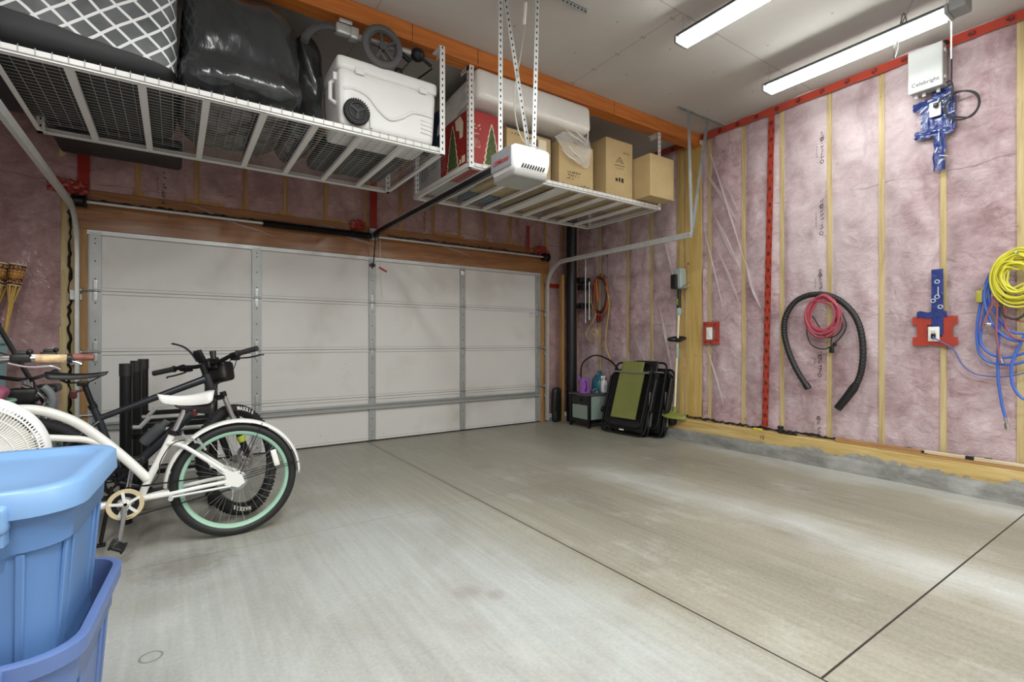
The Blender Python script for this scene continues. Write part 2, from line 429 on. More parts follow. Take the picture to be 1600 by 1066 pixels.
# floor: broom-finished slab, grey on the left bay, tyre-tanned on the right one, saw-cut joints
def floor_material():
    n = NT('concrete_slab')
    x, y, z = n.sep()
    w1 = n.noise(.9, 4, .6); w2 = n.noise(3.0, 5, .6)
    xx = n.math('ADD', x, n.math('MULTIPLY', n.math('SUBTRACT', w1, .5), .9))
    xx = n.math('ADD', xx, n.math('MULTIPLY', n.math('SUBTRACT', w2, .5), .25))
    gx = n.math('DIVIDE', n.math('ADD', xx, 1.5), 6.5)
    grey, lite = rgb(164, 168, 166), rgb(182, 184, 180)
    tan, tand = rgb(141, 137, 120), rgb(115, 111, 94)
    P_ = lambda v: (v + 1.5) / 6.5
    bands = n.ramp(gx, [(P_(-1), grey), (P_(1.35), grey), (P_(1.85), tan), (P_(2.45), tand), (P_(2.85), tan), (P_(3.15), lite),
                        (P_(3.5), tan), (P_(4.0), tand), (P_(4.45), tan), (P_(4.75), lite)])
    # towards the door the left bay is tanned as well
    wy = n.math('ADD', y, n.math('MULTIPLY', n.math('SUBTRACT', w1, .5), 1.6))
    c = n.mix(n.ramp(n.math('DIVIDE', wy, 6), [(.50, BLACK), (.60, (.75, .75, .75, 1))]), bands, tan)
    blot = n.noise(1.6, 6, .68, v=n.map((1, .55, 1)), dist=.6)
    c = n.mix(n.ramp(blot, [(.38, (.42, .42, .42, 1)), (.56, BLACK)]), c, rgb(126, 120, 106))
    blot2 = n.noise(2.3, 6, .7, v=n.map((1, .7, 1), (0, 0, .4)))
    c = n.mix(n.ramp(blot2, [(.55, BLACK), (.74, (.5, .5, .5, 1))]), c, rgb(188, 189, 184))
    fine = n.noise(60, 5, .7)
    c = n.mix(.16, c, n.ramp(fine, [(.3, rgb(120, 116, 106)), (.7, rgb(222, 220, 212))]))
    broom = n.noise(20, 3, .6, v=n.map((1.4, .05, 1)))
    c = n.mix(.08, c, n.ramp(broom, [(.35, rgb(110, 106, 96)), (.65, rgb(226, 224, 216))]))
    for (sx, sy, r, k, col) in ((1.11, 1.99, .085, .38, rgb(128, 112, 110)), (1.2, 1.9, .06, .34, rgb(128, 112, 110)), (1.0, 1.75, .12, .25, rgb(140, 128, 124)),
                                (.42, 3.55, .28, .45, rgb(128, 118, 96)), (.05, 3.05, .26, .5, rgb(104, 96, 80)), (1.7, 1.5, .1, .3, rgb(130, 118, 104)), (2.35, 3.9, .14, .35, rgb(120, 114, 104))):
        d = n.math('SQRT', n.math('ADD', n.math('POWER', n.math('SUBTRACT', x, sx), 2), n.math('POWER', n.math('SUBTRACT', y, sy), 2)))
        d = n.math('ADD', d, n.math('MULTIPLY', n.math('SUBTRACT', n.noise(14, 4, .7), .5), r*1.3))
        f = n.ramp(n.math('DIVIDE', d, r*1.6), [(.2, (k, k, k, 1)), (.62, BLACK)])
        c = n.mix(f, c, col)
    dr = n.math('SQRT', n.math('ADD', n.math('POWER', n.math('SUBTRACT', x, -.07), 2), n.math('POWER', n.math('SUBTRACT', y, 2.23), 2)))
    c = n.mix(n.math('MULTIPLY', n.near(dr, .034, .004), .6), c, rgb(96, 92, 90))
    jx = n.math('MULTIPLY', n.near(x, 1.82, .0042), n.math('LESS_THAN', y, 9))
    j2 = n.near(y, .80, .0042); j2 = n.math('MULTIPLY', j2, n.math('GREATER_THAN', x, 1.82))
    j3 = n.near(y, 3.13, .003)
    edge = n.math('LESS_THAN', n.math('ABSOLUTE', n.math('SUBTRACT', x, 1.82)), .03)
    c = n.mix(n.math('MULTIPLY', edge, .18), c, rgb(120, 112, 98))
    c = n.mix(n.math('MULTIPLY', j3, .5), c, rgb(96, 90, 80))
    c = n.mix(n.math('MAXIMUM', jx, j2), c, rgb(42, 38, 34))
    h = n.math('ADD', n.math('MULTIPLY', fine, .5), n.math('MULTIPLY', broom, .5))
    n.set(Base_Color=c, Roughness=n.ramp(blot, [(.3, G(150)), (.7, G(185))]), Normal=n.bump(h, .12, .01))
    return n.m
M_floor = floor_material()
struct('floor', MB().bx(XL-.1, XW+.25, YB-.1, YW+.2, -.12, 0), M_floor)

def ceiling_material():
    n = NT('grey_drywall')
    x, y, z = n.sep()
    c = n.ramp(n.noise(1.2, 4), [(.35, rgb(182, 178, 172)), (.7, rgb(194, 191, 185))])
    s1 = n.near(y, 2.285, .004)
    s2 = n.math('MULTIPLY', n.near(x, 3.05, .004), n.math('GREATER_THAN', y, 2.285))
    s3 = n.math('MULTIPLY', n.near(x, 1.2, .004), n.math('GREATER_THAN', y, 2.285))
    c = n.mix(n.math('MULTIPLY', n.math('MAXIMUM', s1, n.math('MAXIMUM', s2, s3)), .55), c, rgb(120, 115, 108))
    # screw heads along the joints and in the field
    fy = n.math('ABSOLUTE', n.math('SUBTRACT', n.math('FRACT', n.math('MULTIPLY', y, 3.6)), .5))
    fx = n.math('ABSOLUTE', n.math('SUBTRACT', n.math('ABSOLUTE', n.math('SUBTRACT', x, 3.05)), .016))
    dot = n.math('MULTIPLY', n.math('LESS_THAN', fy, .035), n.math('LESS_THAN', fx, .008))
    gx = n.math('ABSOLUTE', n.math('SUBTRACT', n.math('FRACT', n.math('MULTIPLY', x, 1.64)), .5))
    gy = n.math('ABSOLUTE', n.math('SUBTRACT', n.math('FRACT', n.math('MULTIPLY', y, 2.1)), .5))
    d2 = n.math('MULTIPLY', n.math('LESS_THAN', gx, .013), n.math('LESS_THAN', gy, .017))
    c = n.mix(n.math('MULTIPLY', n.math('MAXIMUM', dot, d2), .55), c, rgb(100, 95, 88))
    # smudges of joint compound along the cross joint
    sm = n.ramp(n.noise(9, 3, .6, v=n.map((1, .35, 1))), [(.6, BLACK), (.72, (.5, .5, .5, 1))])
    c = n.mix(n.math('MULTIPLY', sm, n.near(y, 2.33, .06)), c, rgb(120, 114, 106))
    n.set(Base_Color=c, Roughness=.85)
    return n.m
struct('ceiling', MB().bx(XL-.1, XW+.25, YB-.1, YW+.2, ZC, ZC+.1), ceiling_material())
M_drywall = mat('plain_drywall', rgb(188, 184, 178), .85, var=.04)
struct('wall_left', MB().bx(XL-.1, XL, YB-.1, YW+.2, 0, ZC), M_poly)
struct('wall_back', MB().bx(XL-.1, XW+.25, YB-.1, YB, 0, ZC), M_drywall)

# right wall: insulation pillows between studs under clear poly
RST = [5.168, 4.634, 4.233, 3.824, 3.40, 2.991, 2.584, 2.148, 1.734, 1.32, .884, .47, .06, -.35, -.76, -1.17, -1.58, -1.99, -2.4, -2.8]
def pillow(t, studs, hw=.02):
    best = 9
    for s_ in studs:
        best = min(best, abs(t - s_))
    if studs is RST and 3.49 < t < 3.81: best = 0
    return 1 - math.exp(-max(0, best - hw)/.035)
def wall_right_fn(u, v):
    y = YB + (YW + .1 - YB)*u; z = .22 + (ZC - .22)*v
    b = pillow(y, RST)
    w = noise.fractal(V((y*2.1, z*1.7, 3.3)), .8, 2.1, 4)
    return V((XW + .004 - b*(.02 + .022*w + .012*noise.noise(V((y*7, z*4, 0)))), y, z))
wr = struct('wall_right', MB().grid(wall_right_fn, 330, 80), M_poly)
for s_ in RST:
    w = .02
    obj('stud', MB().bx(XW-.006, XW+.05, s_-w, s_+w, .22, ZC), M_stud, wr)
obj('post', MB().bx(XW-.010, XW+.05, 3.50, 3.72, .22, ZC), M_ply, wr)
obj('post', MB().bx(XW-.008, XW+.05, 3.745, 3.80, .22, ZC), M_ply, wr)
# tight diagonal folds of the poly sheet beside the post
fold = MB()
rr = random.Random(3)
for (a, b, r) in (((3.42, 3.38), (2.92, 1.9), .013), ((2.95, 2.0), (2.76, 1.46), .02), ((3.46, 3.1), (3.02, 2.4), .012), ((3.36, 2.6), (2.97, 1.88), .015), ((3.30, 2.2), (3.0, 1.5), .011),
                  ((3.46, 2.5), (3.2, 1.4), .009), ((4.1, 1.6), (3.86, .7), .013), ((4.5, 1.2), (4.1, .5), .011), ((4.05, 2.5), (3.86, 1.9), .012), ((3.42, 1.1), (3.2, .4), .010), ((3.2, 2.9), (3.03, 2.5), .010)):
    pts = []
    for i in range(13):
        t = i/12
        y = a[0]+(b[0]-a[0])*t + .02*math.sin(3*t+r*300); z = a[1]+(b[1]-a[1])*t
        pts.append((XW-.034-.012*math.sin(PI*t), y, z))
    fold.tube(pts, [max(.001, 1.7*r*math.sin(PI*i/12)) for i in range(13)], 8, flat=.45)
fo = obj('poly_fold', fold, M_fold, wr); fo['kind'] = 'stuff'
ink = MB(); rk = random.Random(5)
for (yc, z0, z1) in ((2.215, 2.83, 3.04), (2.22, 2.16, 2.41), (2.23, 1.6, 1.77), (2.235, .83, 1.0), (2.245, .26, .42), (5.0, 2.05, 2.35)):
    k = int((z1-z0)/.016)
    marks(ink, (XW-.042, yc-.012, z0+.03), (0, 0, 1), (0, -1, 0), k, .018, .026, rk)
    marks(ink, (XW-.042, yc+.03, z0+.05), (0, 0, 1), (0, -1, 0), int(k*.8), .011, .011, rk)
    ink.ring((XW-.042, yc-.02, z1), (1, 0, 0), .015, .003, 14, 4); ink.ring((XW-.042, yc-.02, z0), (1, 0, 0), .015, .003, 14, 4)
obj('sheet_print', ink, M_ink, wr)
bead = MB(); pts = []
for i in range(150):
    y = 4.2 - i*.029
    pts.append((XW-.03+.012*rk.uniform(-1, 1), y, .245+.018*rk.random()))
bead.tube(pts, [.006+.009*rk.random() for _ in pts], 5)
obj('sealant_bead', bead, M_seal, wr)

# concrete curb and sill plate along the right wall
def curb_fn(u, v):
    y = YB + (5.6 - YB)*u
    prof = [(4.862, 0), (4.868, .03), (4.874, .06), (4.882, .095), (4.895, .112), (4.93, .118), (5.1, .118)]
    k = min(5, int(v*6)); t = v*6 - k
    x = prof[k][0]+(prof[k+1][0]-prof[k][0])*t; z = prof[k][1]+(prof[k+1][1]-prof[k][1])*t
    nn = noise.noise(V((y*6, z*20, 1)))*.008 + noise.noise(V((y*1.5, 3, 1)))*.012
    return V((x + nn*(1 if z > .001 else 1), y, max(0, z + (.006*noise.noise(V((y*9, x*9, 5))) if z > .05 else 0))))
struct('concrete_curb', MB().grid(curb_fn, 300, 12), M_concrete)
sp = struct('sill_plate', MB().bx(4.925, XW+.06, YB, 5.58, .10, .232), M_sill, bevel=.004)
obj('grade_stamp', text_mb(MB(), '12', .05, (4.922, 2.72, .172), (0, -1, 0), (0, 0, 1)), M_ink, sp)

# door wall
DST_T = [-1.3, -.27, .18, .59, .963, 1.37, 1.80, 2.225, 2.65, 3.02, 3.40, 3.81, 4.41, 4.75]
X0, X1 = -.62, 4.30                     # door opening
def dw(u0, u1, z0, z1, studs):
    def fn(u, v):
        x = u0+(u1-u0)*u; z = z0+(z1-z0)*v
        b = pillow(x, studs)
        w = noise.fractal(V((x*2.3, z*1.9, 8.1)), .8, 2.1, 4)
        return V((x, YW + .004 - b*(.02+.022*w+.01*noise.noise(V((x*7, 1, z*5)))), z))
    return fn
wfm = MB()
wfm.grid(dw(-.85, XW+.1, 2.46, ZC, DST_T), 216, 34)
wfm.grid(dw(XL-.05, -.79, 0, ZC, [-1.3]), 36, 80)
wfm.grid(dw(4.42, XW+.1, .1, 2.46, [4.43, 4.8]), 26, 60)
wf = struct('wall_front', wfm, M_poly_shaded)
for s_ in DST_T:
    obj('stud', MB().bx(s_-.019, s_+.019, YW-.006, YW+.05, 2.46 if -.7 < s_ < 4.4 else 0, ZC), M_studd, wf)
obj('stud', MB().bx(-.80, -.70, YW-.012, YW+.05, 0, ZC), M_stud, wf)
obj('top_plate', MB().bx(-.72, 4.45, YW-.010, YW+.05, 2.455, 2.50), M_studd, wf)
obj('sheet_print', marks(marks(MB(), (-.09, YW-.05, 2.7), (0, 0, -1), (1, 0, 0), 13, .02, .03, rk), (-.13, YW-.05, 2.66), (0, 0, -1), (1, 0, 0), 10, .013, .013, rk), M_ink, wf)
obj('sheet_print', marks(MB(), (2.5, YW-.05, 2.72), (0, 0, -1), (1, 0, 0), 12, .02, .03, rk), M_ink, wf)
sb = MB()
for (x0, x1, zz) in ((-.6, 1.0, 2.352), (2.05, 4.3, 2.362)):
    n_ = int((x1-x0)/.03); pts = [(x0+(x1-x0)*i/n_, YW-.045+.006*rk.uniform(-1, 1), zz+.02*rk.random()) for i in range(n_+1)]
    sb.tube(pts, [.005+.012*rk.random() for _ in pts], 5)
pts = [(-.735+.010*rk.uniform(-1, 1), YW-.02, 2.35-i*.035) for i in range(60)]
sb.tube(pts, [.004+.010*rk.random() for _ in pts], 5)
obj('sealant_bead', sb, M_seal, wf)
struct('trim_1', MB().bx(-.72, 4.46, YW-.035, YW+.06, 2.115, 2.455), M_header, bevel=.003)
struct('trim_2', MB().bx(-.70, -.615, YW-.03, YW+.06, 0, 2.115), M_studd, bevel=.003)
struct('trim_3', MB().bx(4.30, 4.42, YW-.03, YW+.06, 0, 2.115), M_studd, bevel=.003)
fl_ = MB()
for (a, b, r) in (((1.3, 2.42), (2.0, 2.2), .02), ((.1, 2.44), (.9, 2.2), .015), ((2.5, 2.43), (3.2, 2.22), .014)):
    fl_.tube([(a[0]+(b[0]-a[0])*i/10, YW-.04, a[1]+(b[1]-a[1])*i/10+.01*math.sin(i)) for i in range(11)], [max(.001, r*math.sin(PI*i/10)) for i in range(11)], 6)
o = obj('poly_fold', fl_, M_fold, wf); o['kind'] = 'stuff'

# laminated beam under the ceiling
bm = struct('ceiling_beam', MB().bx(XL, XW-.02, 3.50, 3.64, 3.405, ZC), M_beam, bevel=.003)
jl = MB()
for x in (-.4, 1.48, 2.05, 3.62): jl.bx(x-.002, x+.002, 3.4985, 3.5, 3.41, 3.535)
obj('lamination_joint', jl, M_ink, bm)
obj('white_conduit_end', MB().ring((XW-.05, 3.47, 3.43), (0, 1, 0), .022, .007, 18, 6), M_white, bm, label='white pipe ring at the beam end')

# ------------------------------------------------------------------ overhead door
YD = 5.60
dr = bpy.data.objects.new('door_1', None); link(dr, None); dr['kind'] = 'structure'; dr.location = ((X0+X1)/2, YD, 0)
WM[dr.name] = Matrix.Translation(V(dr.location))
ZR = [.012, .511, 1.055, 1.586, 2.10]
for k in range(4):
    z0, z1 = ZR[k], ZR[k+1]
    m_ = MB(); m_.bx(X0, X1, YD, YD+.045, z0+.004, z1-.004)
    m_.bx(X0, X1, YD-.006, YD, z0+.004, z0+.030); m_.bx(X0, X1, YD-.006, YD, z1-.030, z1-.004)
    m_.mat = 1; m_.bx(X0, X1, YD+.004, YD+.04, z0-.004, z0+.004)
    m_.bx(X0, X1, YD-.0075, YD-.005, z0+.026, z0+.0305); m_.bx(X0, X1, YD-.0075, YD-.005, z1-.0305, z1-.026)
    obj('door_panel', m_, [M_doorp, M_groove], dr, bevel=.0)
SX = [(-.605, -.524), (.648, .732), (1.836, 1.914), (3.014, 3.086), (4.214, 4.294)]
for i, (a, b) in enumerate(SX):
    m_ = MB(); m_.bx(a, b, YD-.018, YD+.002, .02, 2.09)
    m_.mat = 1
    for k in range(4):
        for f in (.12, .2, .5, .8, .88):
            z = ZR[k]+(ZR[k+1]-ZR[k])*f
            m_.cyl(((a+b)/2, YD-.0188, z), ((a+b)/2, YD-.017, z), .006, n=8)
    obj('door_stile', m_, [M_stile, M_hole], dr, bevel=.002)
    for z in ZR[1:4]:
        h = MB(); c = (a+b)/2
        h.rbox((c, YD-.021, z+.05), (.017, .003, .042), .003, 5); h.rbox((c, YD-.021, z-.05), (.017, .003, .042), .003, 5)
        h.cyl((c-.035, YD-.028, z), (c+.035, YD-.028, z), .009, n=10)
        h.cyl((c, YD-.03, z+.075), (c, YD-.02, z+.075), .010, n=6); h.cyl((c, YD-.03, z-.075), (c, YD-.02, z-.075), .010, n=6)
        hi = obj('hinge', h, M_gal, dr)
        if i in (0, 4):
            s_ = -1 if i == 0 else 1
            obj('roller', MB().cyl((c, YD-.035, z), (c+s_*.09, YD-.035, z), .006, n=8).cyl((c+s_*.085, YD-.035, z), (c+s_*.10, YD-.035, z), .022, n=14), M_gal, hi)
st = MB(); st.bx(X0+.03, X1-.03, YD-.045, YD-.018, .375, .380); st.bx(X0+.03, X1-.03, YD-.024, YD-.018, .375, .435); st.bx(X0+.03, X1-.03, YD-.045, YD-.018, .43, .435); st.bx(X0+.03, X1-.03, YD-.047, YD-.043, .375, .392); st.bx(X0+.03, X1-.03, YD-.047, YD-.043, .42, .435)
obj('strut', st, M_stile, dr)
obj('top_strut', MB().bx(X0, X1, YD-.03, YD+.005, 2.072, 2.078).bx(X0, X1, YD-.012, YD+.003, 2.072, 2.112), M_galw, dr)
obj('bottom_seal', MB().bx(X0, X1, YD-.004, YD+.045, 0, .016), M_rubber, dr)
obj('lock_slot', MB().rbox((3.05, YD-.02, 2.02), (.024, .004, .035), .004, 6), M_chrome, dr)
lb = MB(); lb.bx(4.09, 4.2, YD-.001, YD, 1.46, 1.57)
lb.mat = 1; marks(lb, (4.12, YD-.0018, 1.525), (1, 0, 0), (0, 0, 1), 6, .012, .018, rk); marks(lb, (4.12, YD-.0018, 1.485), (1, 0, 0), (0, 0, 1), 6, .013, .014, rk)
obj('sticker', lb, [M_doorp, M_ink], dr)
scf = MB()
for _ in range(26):
    x, z = rk.choice(((1.56, .82), (2.0, .26), (1.35, .1)))
    x += rk.gauss(0, .035); z += rk.gauss(0, .06)
    scf.bx(x, x+rk.uniform(.003, .012), YD-.0012, YD-.0002, z, z+rk.uniform(.004, .014))
obj('scuff', scf, mat('door_scuff', rgb(186, 184, 178), .7), dr)

# tracks
def track(x, label, hang):
    t = thing('door_track', label, 'garage door track', (x, 5.55, 0))
    pts = [(x, 5.53, .03), (x, 5.53, 1.0), (x, 5.53, 1.85)]
    for i in range(1, 13):
        a = PI/2*i/12
        pts.append((x, 5.53-.36+.36*math.cos(a), 1.88+.36*math.sin(a)))
    pts += [(x, 4.6, 2.24), (x, 3.9, 2.24), (x, 3.15, 2.24)]
    ch = MB(); s_ = 1 if x < 2 else -1
    # C profile swept along the path
    prof = [(-.028, .014), (-.028, -.012), (.0, -.018), (.028, -.012), (.028, .014), (.022, .014), (.022, -.007), (0, -.013), (-.022, -.007), (-.022, .014)]
    pv = [V(p) for p in pts]; vs = []; k = len(prof)
    for i, p in enumerate(pv):
        tg = (pv[min(i+1, len(pv)-1)] - pv[max(i-1, 0)]).normalized()
        nn = V((1, 0, 0)).cross(tg)
        for (a, b) in prof: vs.append(p + nn*a + V((1, 0, 0))*(-b*s_))
    ch.add(vs, [(i*k+j, i*k+(j+1) % k, (i+1)*k+(j+1) % k, (i+1)*k+j) for i in range(len(pv)-1) for j in range(k)] + [tuple(range(k)), tuple((len(pv)-1)*k+j for j in range(k))])
    obj('rail', ch, M_galw, t)
    for z in (.35, .95, 1.5): obj('bracket', MB().bx(x-.025, x+.025, 5.55, 5.585, z, z+.05).bx(x-s_*.02, x-s_*.05, 5.54, 5.585, z, z+.08), M_gal, t)
    if hang:
        def perf(a, b, up):
            m_ = MB(); m_.bar(a, b, .032, .003, up); m_.bar(V(a)+V((.014, 0, 0)), V(b)+V((.014, 0, 0)), .003, .03, up)
            return m_
        top = MB(); top.bx(4.24, 5.03, 3.20, 3.235, ZC-.004, ZC); top.bx(4.24, 5.03, 3.20, 3.204, ZC-.034, ZC); top.mat = 1
        for i in range(24): top.bx(4.26+i*.032, 4.275+i*.032, 3.199, 3.2, ZC-.024, ZC-.014)
        obj('ceiling_angle', top, [M_gal, M_hole], t)
        obj('hanger_strap', perf((x-.01, 3.19, ZC-.02), (x+.005, 3.16, 2.235), (0, 1, 0)), M_gal, t)
        obj('hanger_strap', perf((4.72, 3.21, ZC-.02), (x+.015, 3.17, 2.22), (0, 1, 0)), M_gal, t)
        obj('cotter', MB().cyl((x-.03, 3.17, 2.24), (x+.03, 3.17, 2.24), .008, n=8), M_gal, t)
    return t
track(4.375, 'curved steel door track on the right side of the white door, hung by two straps', True)
track(-.675, 'curved steel door track on the left side of the white door, under the long shelf', False)

ts = thing('torsion_shaft', 'steel torsion shaft with black spring and end drums above the white door', 'torsion spring shaft', (1.83, 5.5, 2.33))
obj('shaft', MB().cyl((-.72, 5.5, 2.33), (4.42, 5.5, 2.33), .0135, n=14), M_galw, ts)
sp_ = MB(); sp_.cyl((.74, 5.5, 2.33), (1.80, 5.5, 2.33), .029, n=14)
for i in range(90): sp_.ring((.74+1.06*i/90, 5.5, 2.33), (1, 0, 0), .031, .0055, 14, 5)
obj('spring', sp_, M_blackm, ts)
for x in (-.66, 4.33):
    d = MB(); d.lathe([(.014, -.05), (.05, -.05), (.062, -.035), (.05, -.03), (.05, .03), (.062, .035), (.05, .05), (.014, .05)], (x, 5.5, 2.33), (1, 0, 0), 22)
    obj('drum', d, M_blackm, ts)
obj('centre_bracket', MB().bx(1.82, 1.90, 5.50, 5.585, 2.29, 2.42).bx(1.83, 1.835, 5.45, 5.585, 2.28, 2.38), M_gal, ts)
obj('spring_cone', MB().cyl((1.79, 5.5, 2.33), (1.83, 5.5, 2.33), .036, .03, 14), M_blackm, ts)

# ------------------------------------------------------------------ opener
def strap(a, b, s=1):
    m_ = MB(); a, b = V(a), V(b); t = (b-a).normalized()
    m_.bar(a, b, .034, .003, (0, 1, 0)); m_.bar(a+V((.016*s, .014, 0)), b+V((.016*s, .014, 0)), .003, .03, (0, 1, 0))
    m_.mat = 1
    L_ = (b-a).length; k = int(L_/.042)
    for i in range(1, k):
        p = a + t*(i*.042)
        m_.box(p + V((0, -.0018, 0)), (.010, .001, .016))
    return m_
op = thing('garage_door_opener', 'white garage door opener with long dark rail hung below the ceiling', 'garage door opener', (1.92, 2.72, 2.18))
bd = MB()
def opf(p):
    q = p.copy()
    if q.z < -.02: q.x *= 1 + q.z*1.1; q.y *= 1 + q.z*.9
    return q
bd.rbox((1.92, 2.72, 2.325), (.15, .15, .088), .035, 12, fn=opf)
obj('housing', bd, M_opener, op)
ln = MB(); ln.rbox((1.92, 2.72, 2.232), (.135, .135, .026), .02, 12, fn=lambda p: V((p.x*(1+.9*p.z), p.y*(1+.9*p.z), p.z - .0)))
obj('light_lens', ln, M_lens, op)
pn = MB(); pn.bx(1.765, 1.770, 2.60, 2.84, 2.275, 2.40)
lp = obj('side_panel', pn, M_openerg, op, bevel=.004)
obj('lettering', text_mb(MB(), 'LiftMaster', .046, (1.7632, 2.715, 2.325), (0, -1, 0), (0, 0, 1), .0004, .0006), M_redtext, lp)
vt = MB()
for i in range(9): vt.box((1.84+i*.021, 2.575, 2.275), (.009, .006, .03), Matrix.Rotation(.5, 3, 'Y'))
obj('vent_slots', vt, M_hole, op)
rl = MB(); rl.bx(1.845, 1.875, 2.84, 5.46, 2.335, 2.375)
obj('rail', rl, M_blackm, op)
obj('rail_chain', MB().tube([(1.86, 2.85, 2.392), (1.86, 5.4, 2.392)], .006, 6), M_galw, op)
obj('mounting_plate', MB().bx(1.80, 2.07, 2.70, 2.76, 2.41, 2.425).bx(1.82, 1.90, 2.76, 2.9, 2.40, 2.43), M_galw, op)
obj('hanger_strap', strap((1.816, 2.80, 2.42), (1.816, 2.80, ZC)), [M_galw, M_hole], op)
obj('hanger_strap', strap((2.026, 2.75, 2.42), (1.84, 2.80, ZC)), [M_galw, M_hole], op)
obj('hanger_strap', strap((2.035, 2.72, 2.42), (2.054, 2.70, ZC)), [M_galw, M_hole], op)
ca = MB(); ca.bx(1.70, 2.46, 2.645, 2.68, ZC-.004, ZC); ca.bx(1.70, 2.46, 2.645, 2.649, ZC-.035, ZC); ca.mat = 1
for i in range(22): ca.bx(1.72+i*.034, 1.735+i*.034, 2.6436, 2.645, ZC-.026, ZC-.014)
obj('ceiling_angle', ca, [M_gal, M_hole], op)
obj('power_cord', MB().tube(spline([(2.10, 2.62, 2.40), (1.99, 2.60, 2.42), (1.86, 2.62, 2.47), (1.86, 2.7, 2.75), (1.93, 2.72, 3.1), (1.96, 2.72, 3.3), (1.97, 2.72, ZC)], 8), .0045, 6), M_wire, op)
obj('cord_connector', MB().cyl((1.955, 2.72, 3.29), (1.967, 2.72, 3.44), .011, n=10), M_whitep, op)
ta = MB(); ta.bar((1.862, 5.42, 2.35), (1.872, 5.545, 2.02), .022, .006, (1, 0, 0)); ta.bar((1.872, 5.50, 2.13), (1.872, 5.57, 1.98), .022, .006, (1, 0, 0)); ta.bx(1.84, 1.89, 5.36, 5.47, 2.31, 2.36); ta.bx(1.84, 1.90, 5.55, 5.585, 2.00, 2.03)
obj('door_arm', ta, M_blackm, op)
rc = obj('release_cord', MB().tube(spline([(1.885, 5.36, 2.33), (1.89, 5.36, 2.0), (1.90, 5.36, 1.75), (1.915, 5.36, 1.62)], 6), .003, 6), M_gal, op)
obj('release_handle', MB().cyl((1.875, 5.36, 1.965), (1.96, 5.36, 1.925), .011, n=10), mat('red_handle', rgb(160, 50, 36), .4), rc)

# ------------------------------------------------------------------ shop lights
def shop_light(loc, label, cap):
    t = thing('shop_light', label, 'light fixture', loc)
    h = MB(); h.rbox((0, 0, .032), (.072, .61, .012), .010, 6); h.rbox((0, 0, .012), (.008, .60, .012), .006, 6)
    obj('housing', h, M_fixture, t, local=True)
    for s_ in (-1, 1):
        obj('tube', MB().cyl((s_*.043, -.59, -.004), (s_*.043, .59, -.004), .019, n=14), M_tube, t, local=True)
        e = MB(); e.rbox((0, s_*.615, .012), (.075, .012, .034), .010, 6)
        obj('end_cap', e, M_fixend, t, local=True)
    hk = MB(); hk.tube([(0, .6, .04), (0, .6, ZC-loc[2])], .0025, 5); obj('hanging_wire', hk, M_gal, t, local=True)
    hk = MB(); hk.tube([(0, -.6, .04), (0, -.6, ZC-loc[2])], .0025, 5); obj('hanging_wire', hk, M_gal, t, local=True)
    if cap:
        b = MB(); b.rbox((.0, -.67, .03), (.068, .045, .045), .01, 6); b.tube(spline([(.02, -.715, .05), (.06, -.76, .07), (.03, -.74, .11), (0, -.7, .08)], 5), .006, 6)
        obj('power_box', b, M_fixend, t, local=True)
        pc = MB(); pc.tube([(.10, -.60, -.005), (.10, -.60, -.26)], .0045, 6); pc.tube([(.06, -.60, .0), (.10, -.60, -.005)], .0045, 6)
        q = obj('pull_chain', pc, M_whitep, t, local=True)
        obj('chain_tassel', MB().cyl((.10, -.60, -.26), (.10, -.60, -.44), .006, .004, n=8), M_black, q, local=True)
        cd = MB(); cd.tube(spline([(-.26, -.56, ZC-loc[2]), (-.16, -.47, .12), (-.06, -.38, .06), (.0, -.33, .0), (.03, -.32, -.08), (.0, -.31, -.15), (-.03, -.32, -.10), (-.01, -.34, .02), (.0, -.36, .14), (.03, -.37, .1), (.0, -.35, .0), (.02, -.30, -.06)], 8), .0045, 6)
        obj('power_cord', cd, mat('grey_cord', rgb(96, 96, 96), .5), t, local=True)
shop_light((3.09, 1.70, 3.345), 'twin tube shop light in mid ceiling, running off the top of the picture', False)
shop_light((4.27, 1.70, 3.33), 'twin tube shop light nearest the right wall, with looped cord and pull chain', True)
# ------------------------------------------------------------------ overhead racks
def upright(x, y, z0, z1, sx, arm):
    """slotted angle post; flanges face the room (-y) and the side sx"""
    m_ = MB()
    m_.bx(x-.02*sx, x+.022*sx, y-.0015, y+.0015, z0, z1); m_.bx(x-.0215*sx, x-.0185*sx, y-.0015, y+.04, z0, z1)
    if arm:
        m_.bx(x-.0215*sx, x-.0185*sx, y, y+arm, z1-.04, z1); m_.bx(x-.02*sx, x+.02*sx, y, y+arm, z1-.003, z1)
    m_.mat = 1
    k = int((z1-z0)/.048)
    for i in range(k):
        z = z0+.03+i*.048
        m_.bx(x-.005, x+.005, y-.0022, y-.0015, z, z+.018)
        xs = x-.0222*sx
        m_.bx(min(xs, xs-.0003*sx), max(xs, xs-.0003*sx), y+.015, y+.025, z, z+.018)
    for i in range(int(arm/.03) if arm else 0):
        xs = x-.0222*sx
        m_.bx(min(xs, xs-.0003*sx), max(xs, xs-.0003*sx), y+.01+i*.03, y+.022+i*.03, z1-.026, z1-.014)
    return m_
